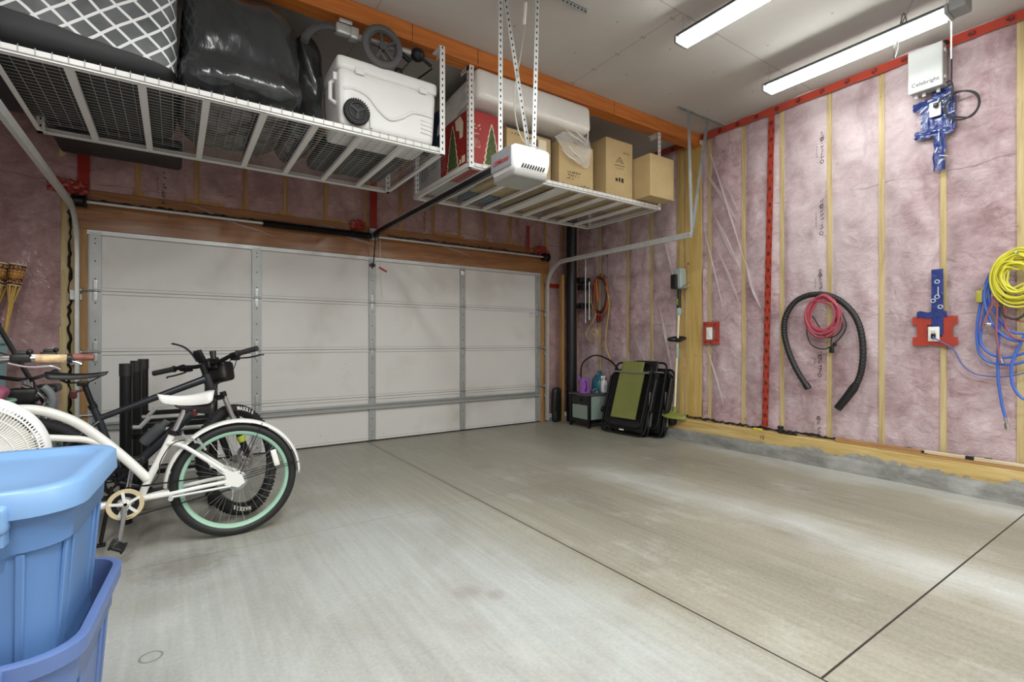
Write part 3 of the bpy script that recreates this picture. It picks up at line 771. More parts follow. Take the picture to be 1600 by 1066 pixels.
def rack(label, x0, x1, y0, y1, z, nb, ztop, double=None):
    t = thing('ceiling_rack', label, 'overhead storage rack', ((x0+x1)/2, (y0+y1)/2, z))
    H_ = .046
    obj('front_rail', MB().bx(x0, x1, y0, y0+.003, z, z+H_).bx(x0, x1, y0, y0+.03, z, z+.003), M_white, t)
    obj('rear_rail', MB().bx(x0, x1, y1-.003, y1, z, z+H_).bx(x0, x1, y1-.055, y1, z, z+.003), M_white, t)
    for s_, x in ((1, x0), (-1, x1)):
        obj('side_rail', MB().bx(x, x+.003*s_, y0, y1, z, z+H_).bx(x, x+.03*s_, y0, y1, z, z+.003), M_white, t)
    for i in range(1, nb):
        x = x0+(x1-x0)*i/nb
        w = .055 if double == i else .019
        obj('crossbar', MB().bx(x-w, x+w, y0+.002, y1-.05, z+.004, z+.03), M_white, t)
    d = MB(); zt = z+H_+.003
    ny = int((y1-y0)/.045)
    for i in range(1, ny):
        y = y0+(y1-y0)*i/ny
        d.tube([(x0+.01, y, zt), (x1-.01, y, zt)], .0015, 4, caps=False)
    nx = int((x1-x0)/.062)
    for i in range(1, nx):
        x = x0+(x1-x0)*i/nx
        d.tube([(x, y1-.004, zt+.004), (x, y0-.004, zt+.004), (x, y0-.004, z+.012)], .0019, 4, caps=False)
    d.tube([(x0+.01, y0-.005, z+.014), (x1-.01, y0-.005, z+.014)], .0022, 4)
    obj('wire_deck', d, M_wire, t)
    arms = .14
    obj('upright', upright(x1-.022, y0-.006, z, ztop, -1, arms), [M_white, M_hole], t)
    obj('upright', upright(x0+.022, y0-.006, z, ztop, 1, arms), [M_white, M_hole], t)
    obj('upright', upright(x1-.022, y1-.05, z, ZC-.002, -1, 0), [M_white, M_hole], t)
    obj('upright', upright(x0+.022, y1-.05, z, ZC-.002, 1, 0), [M_white, M_hole], t)
    b = MB()
    for i in range(0, nb+1, 2):
        x = x0+(x1-x0)*min(max(i/nb, .02), .98)
        b.cyl((x, y0-.004, z+.02), (x, y0, z+.02), .006, n=8); b.cyl((x, y1-.03, z-.002), (x, y1-.03, z+.001), .007, n=8)
    obj('bolts', b, M_gal, t)
    return t
R1 = dict(x0=-.765, x1=1.70, y0=3.40, y1=4.60, z=2.565)
R2 = dict(x0=1.985, x1=4.36, y0=3.535, y1=4.665, z=2.57)
rack('long white ceiling rack on the left, holding black bags and a white cooler', nb=8, ztop=3.385, **R1)
rack('white ceiling rack on the right, holding cardboard boxes and a wrapped mattress', nb=9, ztop=3.405, double=4, **R2)
DK1, DK2 = 2.627, 2.632

# ---- on the left rack
def lattice_material():
    n = NT('white_lattice_on_grey')
    x, y, z = n.sep()
    w = n.noise(3, 2, .4)
    wob = n.math('MULTIPLY', n.math('SUBTRACT', w, .5), .5)
    xx = n.math('ADD', n.math('ADD', x, y), 0)
    c = None
    def fam(sg):
        u = n.math('ADD', n.math('MULTIPLY', xx, 7.4), n.math('MULTIPLY', z, 8.6*sg))
        u = n.math('ADD', u, wob)
        d = n.math('ABSOLUTE', n.math('SUBTRACT', n.math('FRACT', u), .5))
        return n.math('LESS_THAN', d, .08), n.math('MULTIPLY', n.math('GREATER_THAN', d, .17), n.math('LESS_THAN', d, .2))
    a, a2 = fam(1); b_, b2 = fam(-1)
    line = n.math('MAXIMUM', a, b_)
    thin = n.math('MULTIPLY', n.math('MAXIMUM', a2, b2), .0)
    top = n.math('GREATER_THAN', n.math('ADD', z, n.math('ADD', n.math('MULTIPLY', x, .12), n.math('MULTIPLY', n.math('SUBTRACT', n.noise(4, 2), .5), .06))), .165)
    f = n.math('MULTIPLY', n.math('MAXIMUM', line, thin), top)
    base = n.mix(top, rgb(30, 31, 33), n.ramp(n.noise(6, 3), [(.3, rgb(74, 77, 80)), (.7, rgb(108, 111, 113))]))
    c = n.mix(f, base, rgb(232, 234, 234))
    n.set(Base_Color=c, Roughness=.55, Normal=n.bump(f, .6, .02))
    return n.m
bl = MB()
bl.rbox((-.60, 3.98, 2.99), (.615, .55, .36), .10, 18, fn=lambda p: p + V((.012, .012, .008)) * noise.noise(p*4) + V((0, .0, 0)))
tag(obj('lattice_bundle', bl, lattice_material()), 'big dark bundle with a white diamond lattice pattern, at the left end of the rack', 'bundle')
M_bag = mat('glossy_black_bag', rgb(44, 47, 49), .24, var=.3, vscale=3, bump=.8, bscale=6, coat=.5, crough=.14, stretch=(1.6, 1, .5))
def bag_fn(a, f, k):
    def fn(p):
        q = p.copy()
        n1 = noise.noise(q*2.2+V((a, 0, 0))); n2 = abs(noise.noise(V((q.x*5+a, q.y*5, q.z*2.0))))
        q += q.normalized()*(f*n1 - k*n2)
        g_ = max(0, min(1, (-p.z-.14)/.16)); q.x *= 1+.16*g_; q.y *= 1+.22*g_
        q += q.normalized()*.010*noise.noise(V((q.x*16+q.z*9, q.y*14, q.z*5+a)))
        return q
    return fn
b1 = MB(); b1.rbox((.365, 3.96, 2.99), (.335, .55, .36), .20, 44, fn=bag_fn(1.3, .025, .035))
tag(obj('garbage_bag', b1, M_bag, sharp=180), 'largest shiny black garbage bag, between the lattice bundle and the cooler', 'bag')
b2 = MB(); b2.rbox((.79, 4.08, 2.98), (.115, .40, .34), .10, 30, fn=bag_fn(4.6, .06, .10))
tag(obj('garbage_bag', b2, M_bag, sharp=180), 'crumpled narrow black garbage bag squeezed beside the white cooler', 'bag')
pt = MB(); pt.add([(.90, 4.66, 2.60), (1.06, 4.64, 2.60), (.99, 4.62, 2.505), (.98, 4.70, 2.61)], [(0, 1, 2), (0, 2, 3), (1, 3, 2), (0, 3, 1)])
pn_ = MB(); pn_.rbox((-.335, 4.83, 2.645), (.39, .30, .035), .03, 10, fn=lambda p: p + V((0, 0, .008))*noise.noise(p*4))
pn_.bx(-.72, .05, 4.55, 4.56, 2.63, 2.64)
tag(obj('black_panel', pn_, mat('matt_black_wrap', rgb(24, 25, 27), .5, bump=.3, bscale=12)), 'flat black wrapped panel overhanging the back of the left rack', 'panel')

# cooler
co = thing('wheeled_cooler', 'large white wheeled cooler at the right end of the long left rack', 'cooler', (1.28, 3.64, DK1))
cb = MB()
CX0, CX1, CY0, CY1 = .915, 1.645, 3.425, 3.86
def cool_fn(p):
    q = p.copy(); t = (q.z+.2)/.4
    q.x *= .95+.05*t; q.y *= .93+.07*t
    return q
cb.rbox(((CX0+CX1)/2, (CY0+CY1)/2, DK1+.195), ((CX1-CX0)/2, (CY1-CY0)/2, .195), .035, 14, fn=cool_fn)
obj('body', cb, M_whitep, co, sharp=60)
ld = MB(); ld.rbox(((CX0+CX1)/2, (CY0+CY1)/2, DK1+.425), ((CX1-CX0)/2+.008, (CY1-CY0)/2+.008, .048), .03, 14)
ll = obj('lid', ld, M_whitep, co, sharp=60)
for x in (1.06, 1.53):
    hb = MB(); hb.rbox((x, CY0-.010, DK1+.385), (.032, .006, .022), .006, 6)
    for a in (-.018, .018):
        for b in (-.012, .012): hb.cyl((x+a, CY0-.019, DK1+.385+b), (x+a, CY0-.012, DK1+.385+b), .004, n=8)
    obj('hinge', hb, M_whitep, ll)
# moulded wave on the side
wv = MB()
wpts = spline([(.955, CY0+.006, DK1+.245), (1.02, CY0+.002, DK1+.262), (1.12, CY0, DK1+.235), (1.20, CY0, DK1+.16), (1.28, CY0+.001, DK1+.115), (1.37, CY0, DK1+.15), (1.45, CY0, DK1+.205), (1.54, CY0, DK1+.215), (1.61, CY0+.004, DK1+.21)], 8)
wv.tube(wpts, .011, 7, flat=.7)
wv.tube(spline([(1.10, CY0+.004, DK1+.18), (1.13, CY0+.006, DK1+.10), (1.145, CY0+.012, DK1+.02)], 6), .009, 7)
for i in range(4): wv.tube([(1.52, CY0+.004, DK1+.17-i*.03), (1.615, CY0+.010, DK1+.165-i*.03)], .004, 5)
obj('moulded_wave', wv, M_whitep, co)
hd = MB(); hd.tube([(CX0+.005, 3.50, DK1+.33), (CX0-.028, 3.52, DK1+.30), (CX0-.028, 3.52, DK1+.19), (CX0+.008, 3.50, DK1+.16)], .014, 8); hd.bx(CX0-.02, CX0+.01, 3.47, 3.60, DK1+.31, DK1+.36)
obj('side_handle', hd, M_whitep, co)
wl = MB(); c = V((1.035, CY0-.012, DK1+.095))
wl.lathe([(.03, -.024), (.062, -.026), (.082, -.018), (.086, -.004), (.086, .012), (.078, .022), (.03, .024)], c, (0, 1, 0), 30, caps=True)
for i in range(34):
    a = 2*PI*i/34; wl.box(c + V((math.cos(a)*.086, -.006, math.sin(a)*.086)), (.007, .030, .007), Matrix.Rotation(-a, 3, 'Y'))
whl = obj('wheel', wl, M_rubber, co)
hc = MB(); hc.ring(c+V((0, -.027, 0)), (0, 1, 0), .056, .006, 24, 6)
for i in range(3):
    a = 2*PI*i/3+.5; hc.bar(c+V((0, -.027, 0)), c+V((math.cos(a)*.055, -.027, math.sin(a)*.055)), .018, .008, (0, 1, 0))
hc.cyl(c+V((0, -.034, 0)), c+V((0, -.02, 0)), .014, n=12)
obj('hub', hc, M_blackm, whl)

tpm = MB(); tpm.rbox((1.27, 4.24, DK1+.06), (.33, .31, .058), .045, 12, fn=lambda p: p + V((.01, .01, .014))*noise.noise(p*6))
tag(obj('folded_tarp', tpm, mat('dark_grey_tarp', rgb(48, 50, 52), .5, var=.3, vscale=5, bump=.3, bscale=10)), 'folded dark grey tarp lying behind the white cooler', 'tarp')
M_ctire = mat('cart_tire_grey', rgb(84, 84, 84), .7); M_cspoke = mat('cart_spoke_grey', rgb(56, 57, 58), .45)
# folded golf push cart on top of the cooler
gc = thing('push_cart', 'folded grey push cart with spoked black wheels lying on the white cooler', 'golf cart', (1.25, 3.6, 3.10))
def cart_wheel(c, R, ax):
    c = V(c); m_ = MB()
    ax = V(ax).normalized(); u = ax.orthogonal().normalized(); w = ax.cross(u)
    m_.ring(c, ax, R-.024, .024, 36, 10, flat=.85)
    o = obj('wheel', m_, M_ctire, gc)
    h = MB(); h.ring(c, ax, R-.048, .012, 32, 8)
    for i in range(5):
        a = 2*PI*i/5+.3; d = u*math.cos(a)+w*math.sin(a)
        h.bar(c+d*.02, c+d*(R-.045), .020, .016, ax)
    h.cyl(c-ax*.02, c+ax*.02, .026, n=14)
    obj('wheel_spokes', h, M_cspoke, o)
cart_wheel((1.215, 3.40, 3.225), .148, (.18, 1, .10))
cart_wheel((1.14, 3.80, 3.19), .10, (.1, 1, .05))
cart_wheel((1.48, 3.82, 3.19), .10, (.1, 1, .05))
M_cart = mat('cart_grey_metal', rgb(186, 186, 184), .35, metal=.5)
fr = MB(); fr.cyl((.985, 3.46, 3.265), (1.47, 3.46, 3.29), .022, n=12); fr.cyl((1.20, 3.47, 3.16), (1.20, 3.80, 3.16), .014, n=10); fr.cyl((1.22, 3.48, 3.24), (1.46, 3.75, 3.2), .014, n=10)
fr.cyl((1.14, 3.80, 3.19), (1.48, 3.82, 3.19), .010, n=8)
obj('frame_tube', fr, M_cart, gc)
jn = MB(); jn.rbox((.955, 3.46, 3.28), (.05, .03, .035), .012, 6); jn.rbox((1.03, 3.46, 3.275), (.03, .034, .04), .01, 6); jn.rbox((.97, 3.45, 3.335), (.045, .02, .014), .008, 5)
obj('clamp_joint', jn, M_cart, gc)
gh = MB(); gh.tube(spline([(.94, 3.46, 3.275), (.86, 3.455, 3.275), (.77, 3.45, 3.225), (.715, 3.44, 3.15), (.70, 3.42, 3.10)], 7), .026, 10, flat=.6)
obj('handle', gh, mat('cart_handle_grey', rgb(62, 63, 64), .6), gc)
kb = MB(); kb.ell((1.50, 3.45, 3.285), .055, .05, .05, 16, 10); kb.cyl((1.53, 3.44, 3.265), (1.60, 3.42, 3.215), .012, n=10); kb.cyl((1.37, 3.455, 3.26), (1.44, 3.45, 3.22), .018, n=10)
obj('pivot_knob', kb, M_blackm, gc)
ft = MB(); ft.rbox((1.36, 3.47, 3.125), (.025, .02, .02), .006, 5); ft.cyl((1.36, 3.47, 3.11), (1.46, 3.46, 3.24), .006, n=8); ft.cyl((1.50, 3.7, 3.14), (1.62, 3.45, 3.22), .006, n=8)
obj('latch_rod', ft, M_blackm, gc)

# ---- on the right rack
def carton(name, x0, x1, y0, y1, z0, z1, m_, label, cat, seam='x', ink_=None, group=None):
    t = thing(name, label, cat, ((x0+x1)/2, (y0+y1)/2, z0))
    b = MB(); b.rbox(((x0+x1)/2, (y0+y1)/2, (z0+z1)/2), ((x1-x0)/2, (y1-y0)/2, (z1-z0)/2), .006, 10, fn=lambda p: p*1 + V((.003, .003, .002))*noise.noise(p*6+V((x0*9, 0, 0))))
    obj('carton', b, m_, t)
    f = MB(); f.bx((x0+x1)/2-.002, (x0+x1)/2+.002, y0+.002, y1-.002, z1-.001, z1+.0015)
    f.bx(x0+.004, x1-.004, y0-.0012, y0+.001, z1-.006, z1-.002); f.bx(x0-.0012, x0+.001, y0+.004, y1-.004, z1-.006, z1-.002)
    obj('flap_edge', f, M_kraft2, t)
    if ink_:
        k = MB(); ink_(k); obj('print', k, M_ink, t)
    return t
rp = random.Random(21)
# red tree box
tb = thing('tree_box', 'red carton printed with a slim green tree, at the left end of the right rack', 'box', (2.17, 3.87, DK2))
TX0, TX1, TY0, TY1, TZ1 = 2.02, 2.325, 3.60, 4.125, 3.085
obj('carton', MB().rbox(((TX0+TX1)/2, (TY0+TY1)/2, (DK2+TZ1)/2), ((TX1-TX0)/2, (TY1-TY0)/2, (TZ1-DK2)/2), .005, 8), M_red, tb)
def leaf(fn, w, h, k=18):
    pts = []
    for i in range(k+1):
        t = i/k; pts.append(fn(-w*(1-t)**.75*(1+.10*math.sin(t*40)), h*t))
    for i in range(k, -1, -1):
        t = i/k; pts.append(fn(w*(1-t)**.75*(1+.10*math.sin(t*37+1)), h*t))
    return pts
FX = lambda xc, z0, d: (lambda a, b: V((xc+a, TY0-d, z0+b)))
LX = lambda yc, z0, d: (lambda a, b: V((TX0-d, yc+a, z0+b)))
pc = MB(); pc.poly(leaf(FX(2.245, DK2+.012, .0015), .082, .365)); pc.poly(leaf(LX(3.885, DK2+.012, .0015), .112, .40))
pc.poly([V((TX0-.0012, y, z)) for y, z in ((3.84, 3.06), (3.74, 3.07), (3.69, 3.0), (3.70, 2.88), (3.755, 2.88), (3.76, 2.95), (3.82, 2.97))])
for i in range(3): pc.bx(2.035, 2.05, TY0-.001, TY0-.0002, 3.035-i*.01, 3.04-i*.01)
pc.bx(2.035, 2.052, TY0-.001, TY0, 2.97, 3.04)
marks(pc, (2.05, TY0-.001, 2.955), (1, 0, 0), (0, 0, 1), 6, .014, .02, rp); marks(pc, (2.05, TY0-.001, 2.93), (1, 0, 0), (0, 0, 1), 7, .012, .016, rp)
marks(pc, (2.04, TY0-.001, 2.885), (1, 0, 0), (0, 0, 1), 6, .012, .02, rp)
for i in range(5): marks(pc, (2.04, TY0-.001, 2.84-i*.016), (1, 0, 0), (0, 0, 1), 9, .009, .009, rp)
pc.bx(TX0-.001, TX0, 3.66, 3.72, 2.66, 2.72); pc.bx(TX0-.001, TX0, 3.735, 3.76, 2.66, 2.70)
for i in range(7): marks(pc, (TX0-.001, 4.11, 2.86-i*.028), (0, -1, 0), (0, 0, 1), 8, .011, .013, rp)
pc.bx(TX0-.001, TX0, 4.03, 4.09, 2.93, 3.01)
obj('print', pc, M_cream, tb)
obj('tree_picture', MB().poly(leaf(FX(2.245, DK2+.02, .0028), .068, .335)), M_tree, tb)
obj('tree_picture', MB().poly(leaf(LX(3.885, DK2+.02, .0028), .092, .37)), M_tree, tb)
carton('grey_carton', 2.02, 2.40, 4.14, 4.62, DK2, 2.94, M_greybox, 'pale grey carton with dark printed lettering behind the red tree box', 'box',
       ink_=lambda k: [marks(k, (2.0185, 4.56, 2.87-i*.032), (0, -1, 0), (0, 0, 1), 10, .015, .018, rp) for i in range(6)] + [marks(k, (2.0185, 4.33, 2.86-i*.03), (0, -1, 0), (0, 0, 1), 9, .012, .016, rp) for i in range(4)])
kb_ = carton('kraft_carton', 2.42, 2.92, 3.63, 4.28, DK2, 3.055, M_kraft, 'brown carton with dark top edge and black square mark, behind the opener motor', 'box',
       ink_=lambda k: (k.bx(2.42, 2.92, 3.625, 3.628, 3.035, 3.06), k.bx(2.66, 2.76, 3.627, 3.629, 2.90, 3.0), k.bx(2.915, 2.925, 3.626, 3.63, 2.64, 3.05), marks(k, (2.45, 3.628, 2.99), (1, 0, 0), (0, 0, 1), 9, .016, .02, rp)))
obj('white_label', MB().bx(2.775, 2.86, 3.626, 3.6285, 2.89, 3.01), M_cream, kb_)
obj('white_print', MB().bx(2.675, 2.69, 3.6255, 3.627, 2.91, 2.99).bx(2.72, 2.735, 3.6255, 3.627, 2.92, 2.98), M_cream, kb_)
carton('kraft_carton', 2.99, 3.43, 3.60, 4.6, DK2, 3.05, M_kraft, 'brown carton half covered by the torn mattress wrap', 'box',
       ink_=lambda k: [marks(k, (3.08+.02*(i % 2), 3.596, 2.76-i*.03), (1, 0, 0), (0, 0, 1), 13-3*i, .014, .016, rp) for i in range(3)] + [marks(k, (3.22, 3.596, 2.645), (1, 0, 0), (0, 0, 1), 10, .016, .02, rp)])
def tri(k):
    for a, b in (((3.735, 2.98), (3.79, 3.04)), ((3.79, 3.04), (3.845, 2.98)), ((3.76, 2.98), (3.79, 3.01)), ((3.79, 3.01), (3.82, 2.98)), ((3.72, 2.955), (3.86, 2.955))):
        k.bar((a[0], 3.587, a[1]), (b[0], 3.587, b[1]), .005, .002, (0, 1, 0))
    marks(k, (3.74, 3.588, 2.92), (1, 0, 0), (0, 0, 1), 8, .013, .015, rp); marks(k, (3.84, 3.588, 3.09), (1, 0, 0), (0, 0, 1), 6, .014, .022, rp)
    k.bx(3.73, 3.76, 3.587, 3.589, 2.79, 2.82); k.bx(3.775, 3.80, 3.587, 3.589, 2.79, 2.83); k.bx(3.815, 3.845, 3.587, 3.589, 2.785, 2.83)
carton('kraft_carton', 3.595, 3.985, 3.59, 4.55, DK2, 3.215, M_kraft, 'tallest brown carton, with a peaked emblem, second from the right end of the rack', 'box', ink_=tri)
carton('kraft_carton', 4.005, 4.385, 3.375, 4.1, DK2+.004, 3.07, M_kraft, 'plain brown carton sticking out at the right end of the rack', 'box')
carton('kraft_carton', 3.46, 3.56, 3.75, 4.25, DK2, 3.12, M_kraft2, 'narrow dark brown carton standing in the gap between two taller cartons', 'box')
# wrapped mattress resting on the cartons
mt = thing('wrapped_mattress', 'white plastic-wrapped mattress lying across the cartons under the beam', 'mattress', (2.67, 3.85, 3.09))
Rm = Matrix.Rotation(-.10, 3, 'X')
mm = MB(); mm.rbox((2.67, 3.83, 3.236), (.63, .345, .132), .045, 20, fn=lambda p: p + V((.0, .006, .008))*noise.noise(p*5), R=Rm)
obj('cover', mm, M_wrap, mt, sharp=80)
dpl = MB()
def drape(u, v):       # side sheet hanging over the left end
    p = Rm @ V((-.625-.01*math.sin(u*9), -.33+.72*u, .07-.22*v*(.8+.25*u)+.012*math.sin(u*21)))
    return V((2.67, 3.83, 3.236)) + p + V((-.012*noise.noise(V((u*6, v*4, 2)))-.02*v, 0, 0))
dpl.grid(drape, 24, 10)
obj('wrap_side', dpl, M_wrap, mt, sharp=80)
tn = MB()
def torn(u, v):
    x = 3.02+.30*u; z = 3.12 - (.08+.40*u*(1-.5*u))*v*1.05
    y = 3.555 - .03*math.sin(PI*v)*(1+.5*math.sin(u*8)) + .02*noise.noise(V((u*5, v*5, 1)))
    return V((x - .12*v*(1-u), y, z))
tn.grid(torn, 16, 16)
tn.grid(lambda u, v: V((3.30+.012*math.sin(v*7), 3.535+.3*u, 3.28-.42*v+.04*u)) + V((.02, 0, 0))*noise.noise(V((u*4, v*6, 7))), 10, 12)
obj('torn_wrap', tn, M_film, mt, sharp=80)
fldm = MB()
for (a, b) in (((2.98, 3.54, 3.14), (3.28, 3.52, 3.02)), ((3.05, 3.54, 3.2), (3.285, 3.52, 3.05)), ((3.28, 3.52, 3.03), (3.30, 3.53, 3.25)), ((3.02, 3.54, 3.0), (3.24, 3.52, 2.86)), ((2.96, 3.55, 2.94), (3.18, 3.53, 2.83))):
    fldm.tube([V(a)+(V(b)-V(a))*i/8+V((0, 0, .006*math.sin(i*1.3))) for i in range(9)], [max(.0008, .006*math.sin(PI*i/8)) for i in range(9)], 5)
obj('wrap_crease', fldm, M_wrap, mt)
nb_ = MB(); nb_.rbox((2.16, 4.38, 3.14), (.15, .22, .19), .08, 14, fn=lambda p: p + p.normalized()*.02*noise.noise(p*7))
tag(obj('duffel_bag', nb_, M_navy), 'dark navy soft bag standing on the grey carton behind the mattress', 'bag')
cbn = thing('clear_bin', 'clear bluish plastic bin at the back of the right rack beside the beam', 'storage bin', (2.56, 4.44, 2.95))
bb = MB(); bb.bx(2.45, 2.80, 4.32, 4.33, DK2, 3.46); bb.bx(2.45, 2.80, 4.60, 4.61, DK2, 3.46); bb.bx(2.45, 2.46, 4.32, 4.61, DK2, 3.46); bb.bx(2.79, 2.80, 4.32, 4.61, DK2, 3.46); bb.bx(2.45, 2.80, 4.32, 4.61, DK2, DK2+.01)
obj('tub', bb, M_clearblue, cbn); obj('bin_lid', MB().bx(2.44, 2.81, 4.31, 4.62, 3.46, 3.485), M_clearblue, cbn, bevel=.004)

# ------------------------------------------------------------------ tape on the walls
def tape_strip(name, pts, label, m_, mp=None, horiz=False, rnd_=None):
    t = thing(name, label, 'tape', pts[0])
    b = MB(); b.poly([V(p) for p in pts[1]]) if False else None
    return t
def vtape(name, x, yc0, z0, yc1, z1, w, label, m_, mk, step, group=None):
    """strip on the right wall from (yc0,z0) down to (yc1,z1)"""
    t = thing(name, label, 'tape', (x, yc1, z1), group=group)
    d = V((0, yc1-yc0, z1-z0)); L_ = d.length; d.normalize(); sd = V((1, 0, 0)).cross(d).normalized()
    b = MB(); k = max(2, int(L_/.06))
    def fn(u, v):
        p = V((x, yc0, z0)) + d*L_*u + sd*w*(v-.5)
        return p + V((-.003*abs(noise.noise(V((u*L_*9, v*2, w)))), .002*noise.noise(V((u*L_*3, v, 4))), 0))
    b.grid(fn, k, 3)
    q = b; q.mat = 1; s = step*.6
    while s < L_-.04:
        p = V((x-.0045, yc0, z0)) + d*s
        q.ring(p, (1, 0, 0), .016, .0045, 12, 4); q.bx(p.x-.001, p.x, p.y-.011, p.y+.011, p.z-.006, p.z+.006)
        for sg in (-1, 1):
            e = p + d*step*.5 + sd*w*.36*sg
            q.bx(e.x-.001, e.x, e.y-.005, e.y+.005, e.z-.022, e.z+.022)
        s += step
    obj('strip', q, [m_, mk], t)
    return t
vtape('tape_strip', XW-.045, 2.665, 3.46, 2.735, .27, .062, 'long vertical red tape strip down the right wall from ceiling to sill', M_tape, M_tapem, .165)
# tape along the top of the right wall
tt = thing('tape_strip', 'red tape band running along the top of the right wall under the ceiling', 'tape', (XW-.02, 1.6, 3.44))
b = MB(); b.grid(lambda u, v: V((XW-.05+.012*v, 4.6-7.4*u, 3.445+.08*v+.004*noise.noise(V((u*40, v, 0))))), 120, 2)
q = b; q.mat = 1
for i in range(34):
    y = 4.5-i*.21
    p = V((XW-.053, y, 3.482)); q.ring(p, (1, 0, 0), .017, .006, 14, 4, flat=.5); q.bx(p.x-.001, p.x+.003, y-.012, y+.012, 3.476, 3.489)
obj('strip', q, [M_tape, M_tapem], tt)
def vtape_d(x0, x1, z0, z1, label, y=YW-.047):
    t = thing('tape_patch', label, 'tape', ((x0+x1)/2, y, min(z0, z1)))
    b = MB(); b.grid(lambda u, v: V((x0+(x1-x0)*u+.006*noise.noise(V((v*9, 1, u))), y-.008*abs(noise.noise(V((u*4, v*11, 3)))), z0+(z1-z0)*v)), 4, 16)
    obj('strip', b, M_taped, t)
    return t
vtape_d(1.845, 1.925, 2.34, 3.5, 'vertical dark red tape strip on the wall above the middle of the door')
vtape_d(-.68, -.60, 2.42, 2.95, 'dark red tape strip on the wall above the left end of the torsion shaft')
t = vtape_d(4.05, 4.10, 2.40, 2.75, 'short dark red tape piece on the wall above the right shaft drum')
t = vtape_d(4.36, 4.72, 1.92, 1.975, 'short horizontal dark red tape right of the door beside the black pipe', YW-.05)
for (x, z, s, lab) in ((-.74, 2.45, .13, 'crumpled red tape wad around the left shaft drum'), (4.28, 2.43, .10, 'crumpled red tape wad above the right shaft drum'), (1.70, 2.44, .08, 'crumpled red tape scrap beside the centre shaft bracket')):
    w = MB()
    w.grid(lambda u, v: V((x-s+2*s*u, YW-.06-.03*abs(noise.noise(V((u*6, v*6, x)))), z-.05+.11*v+.03*noise.noise(V((u*5, v*3, x+4))))), 14, 10)
    tag(obj('tape_wad', w, M_taped, sharp=20), lab, 'tape')

# ------------------------------------------------------------------ switch, outlets and patches
def frame_tape(t, x, y0, y1, z0, z1, w, m_, ears=0):
    """four overlapping strips of tape round a box, y0 > y1"""
    for (a, b, c, d) in ((y0+ears, y1-ears, z1-w, z1), (y0+ears, y1-ears, z0, z0+w), (y0, y0-w, z0-.004, z1-.01), (y1+w, y1, z0-.006, z1+.003)):
        mb = MB(); mb.grid(lambda u, v: V((x-.004*abs(noise.noise(V((u*6, v*6, a)))), a+(b-a)*u, c+(d-c)*v)), 8, 4)
        obj('tape_piece', mb, m_, t)
sw = thing('light_switch', 'white rocker switch framed with red tape on the right wall', 'light switch', (XW-.05, 3.345, 1.10))
frame_tape(sw, XW-.045, 3.455, 3.245, 1.115, 1.365, .062, M_tape)
obj('plate', MB().rbox((XW-.05, 3.37, 1.235), (.008, .036, .07), .004, 6), M_outlet, sw)
obj('rocker', MB().rbox((XW-.060, 3.37, 1.235), (.005, .017, .034), .003, 5), M_whitep, sw)
qm = MB()
for (y, z) in ((3.43, 1.34), (3.3, 1.335), (3.28, 1.16), (3.42, 1.14), (3.35, 1.135)): qm.bx(XW-.0515, XW-.050, y-.014, y+.014, z-.006, z+.006)
qo = obj('tape_print', qm, M_tapem, sw)
def outlet(t, x, y, z):
    pl = obj('cover_plate', MB().rbox((x, y, z), (.006, .036, .058), .004, 6), M_outlet, t)
    h = MB()
    for s in (-1, 1):
        h.rbox((x-.006, y, z+.024*s), (.003, .017, .014), .003, 5)
    rc_ = obj('receptacle', h, M_whitep, t)
    g = MB()
    for s in (-1, 1):
        g.bx(x-.010, x-.0088, y+.005, y+.007, z+.02*s-.002, z+.02*s+.008); g.bx(x-.010, x-.0088, y-.007, y-.005, z+.02*s-.002, z+.02*s+.008)
    obj('slots', g, M_hole, rc_)
ou = thing('wall_outlet', 'white outlet framed with red and blue tape, with a blue cord plugged in', 'outlet', (XW-.05, 1.36, 1.03))
frame_tape(ou, XW-.045, 1.475, 1.25, 1.115, 1.345, .065, M_tape, .03)
bx_ = MB(); bx_.grid(lambda u, v: V((XW-.049-.003*abs(noise.noise(V((u*5, v*14, 1)))), 1.382-.075*u, 1.20+.52*v)), 4, 22)
bx_.grid(lambda u, v: V((XW-.052-.004*abs(noise.noise(V((u*8, v*5, 2)))), 1.475-.19*u, 1.335+.05*v+.012*noise.noise(V((u*4, 0, 0))))), 10, 3)
q = bx_; q.mat = 1
for (y, z) in ((1.345, 1.62), (1.345, 1.50), (1.37, 1.47), (1.325, 1.42)): q.ring((XW-.0545, y, z), (1, 0, 0), .014, .004, 12, 4)
q.bx(XW-.0545, XW-.0535, 1.335, 1.342, 1.51, 1.58)
tp = obj('blue_tape', q, [M_blue, M_bluem], ou, label='blue tape piece above the outlet')
outlet(ou, XW-.052, 1.366, 1.205)
obj('plug', MB().rbox((XW-.075, 1.362, 1.19), (.018, .013, .02), .006, 6), M_blackm, ou)
o2 = thing('wall_outlet', 'white outlet under the grey control box, patched with crumpled blue tape', 'outlet', (XW-.05, 1.36, 2.50))
bt = MB()
def crum(y0, y1, z0, z1, s, x=XW-.048, nu=12, nv=10):
    bt.grid(lambda u, v: V((x-.018*abs(noise.noise(V((u*4+s, v*4, s)))), y0+(y1-y0)*u+.012*noise.noise(V((v*5, s, 1))), z0+(z1-z0)*v+.014*noise.noise(V((u*5, s, 9))))), nu, nv)
crum(1.50, 1.27, 3.02, 3.085, 1); crum(1.45, 1.27, 2.83, 3.06, 2); crum(1.30, 1.235, 2.80, 3.08, 3); crum(1.49, 1.25, 2.78, 2.85, 4); crum(1.37, 1.295, 2.50, 2.86, 5, nu=6, nv=20); crum(1.38, 1.26, 3.06, 3.15, 6)
sh_ = bt; sh_.mat = 1
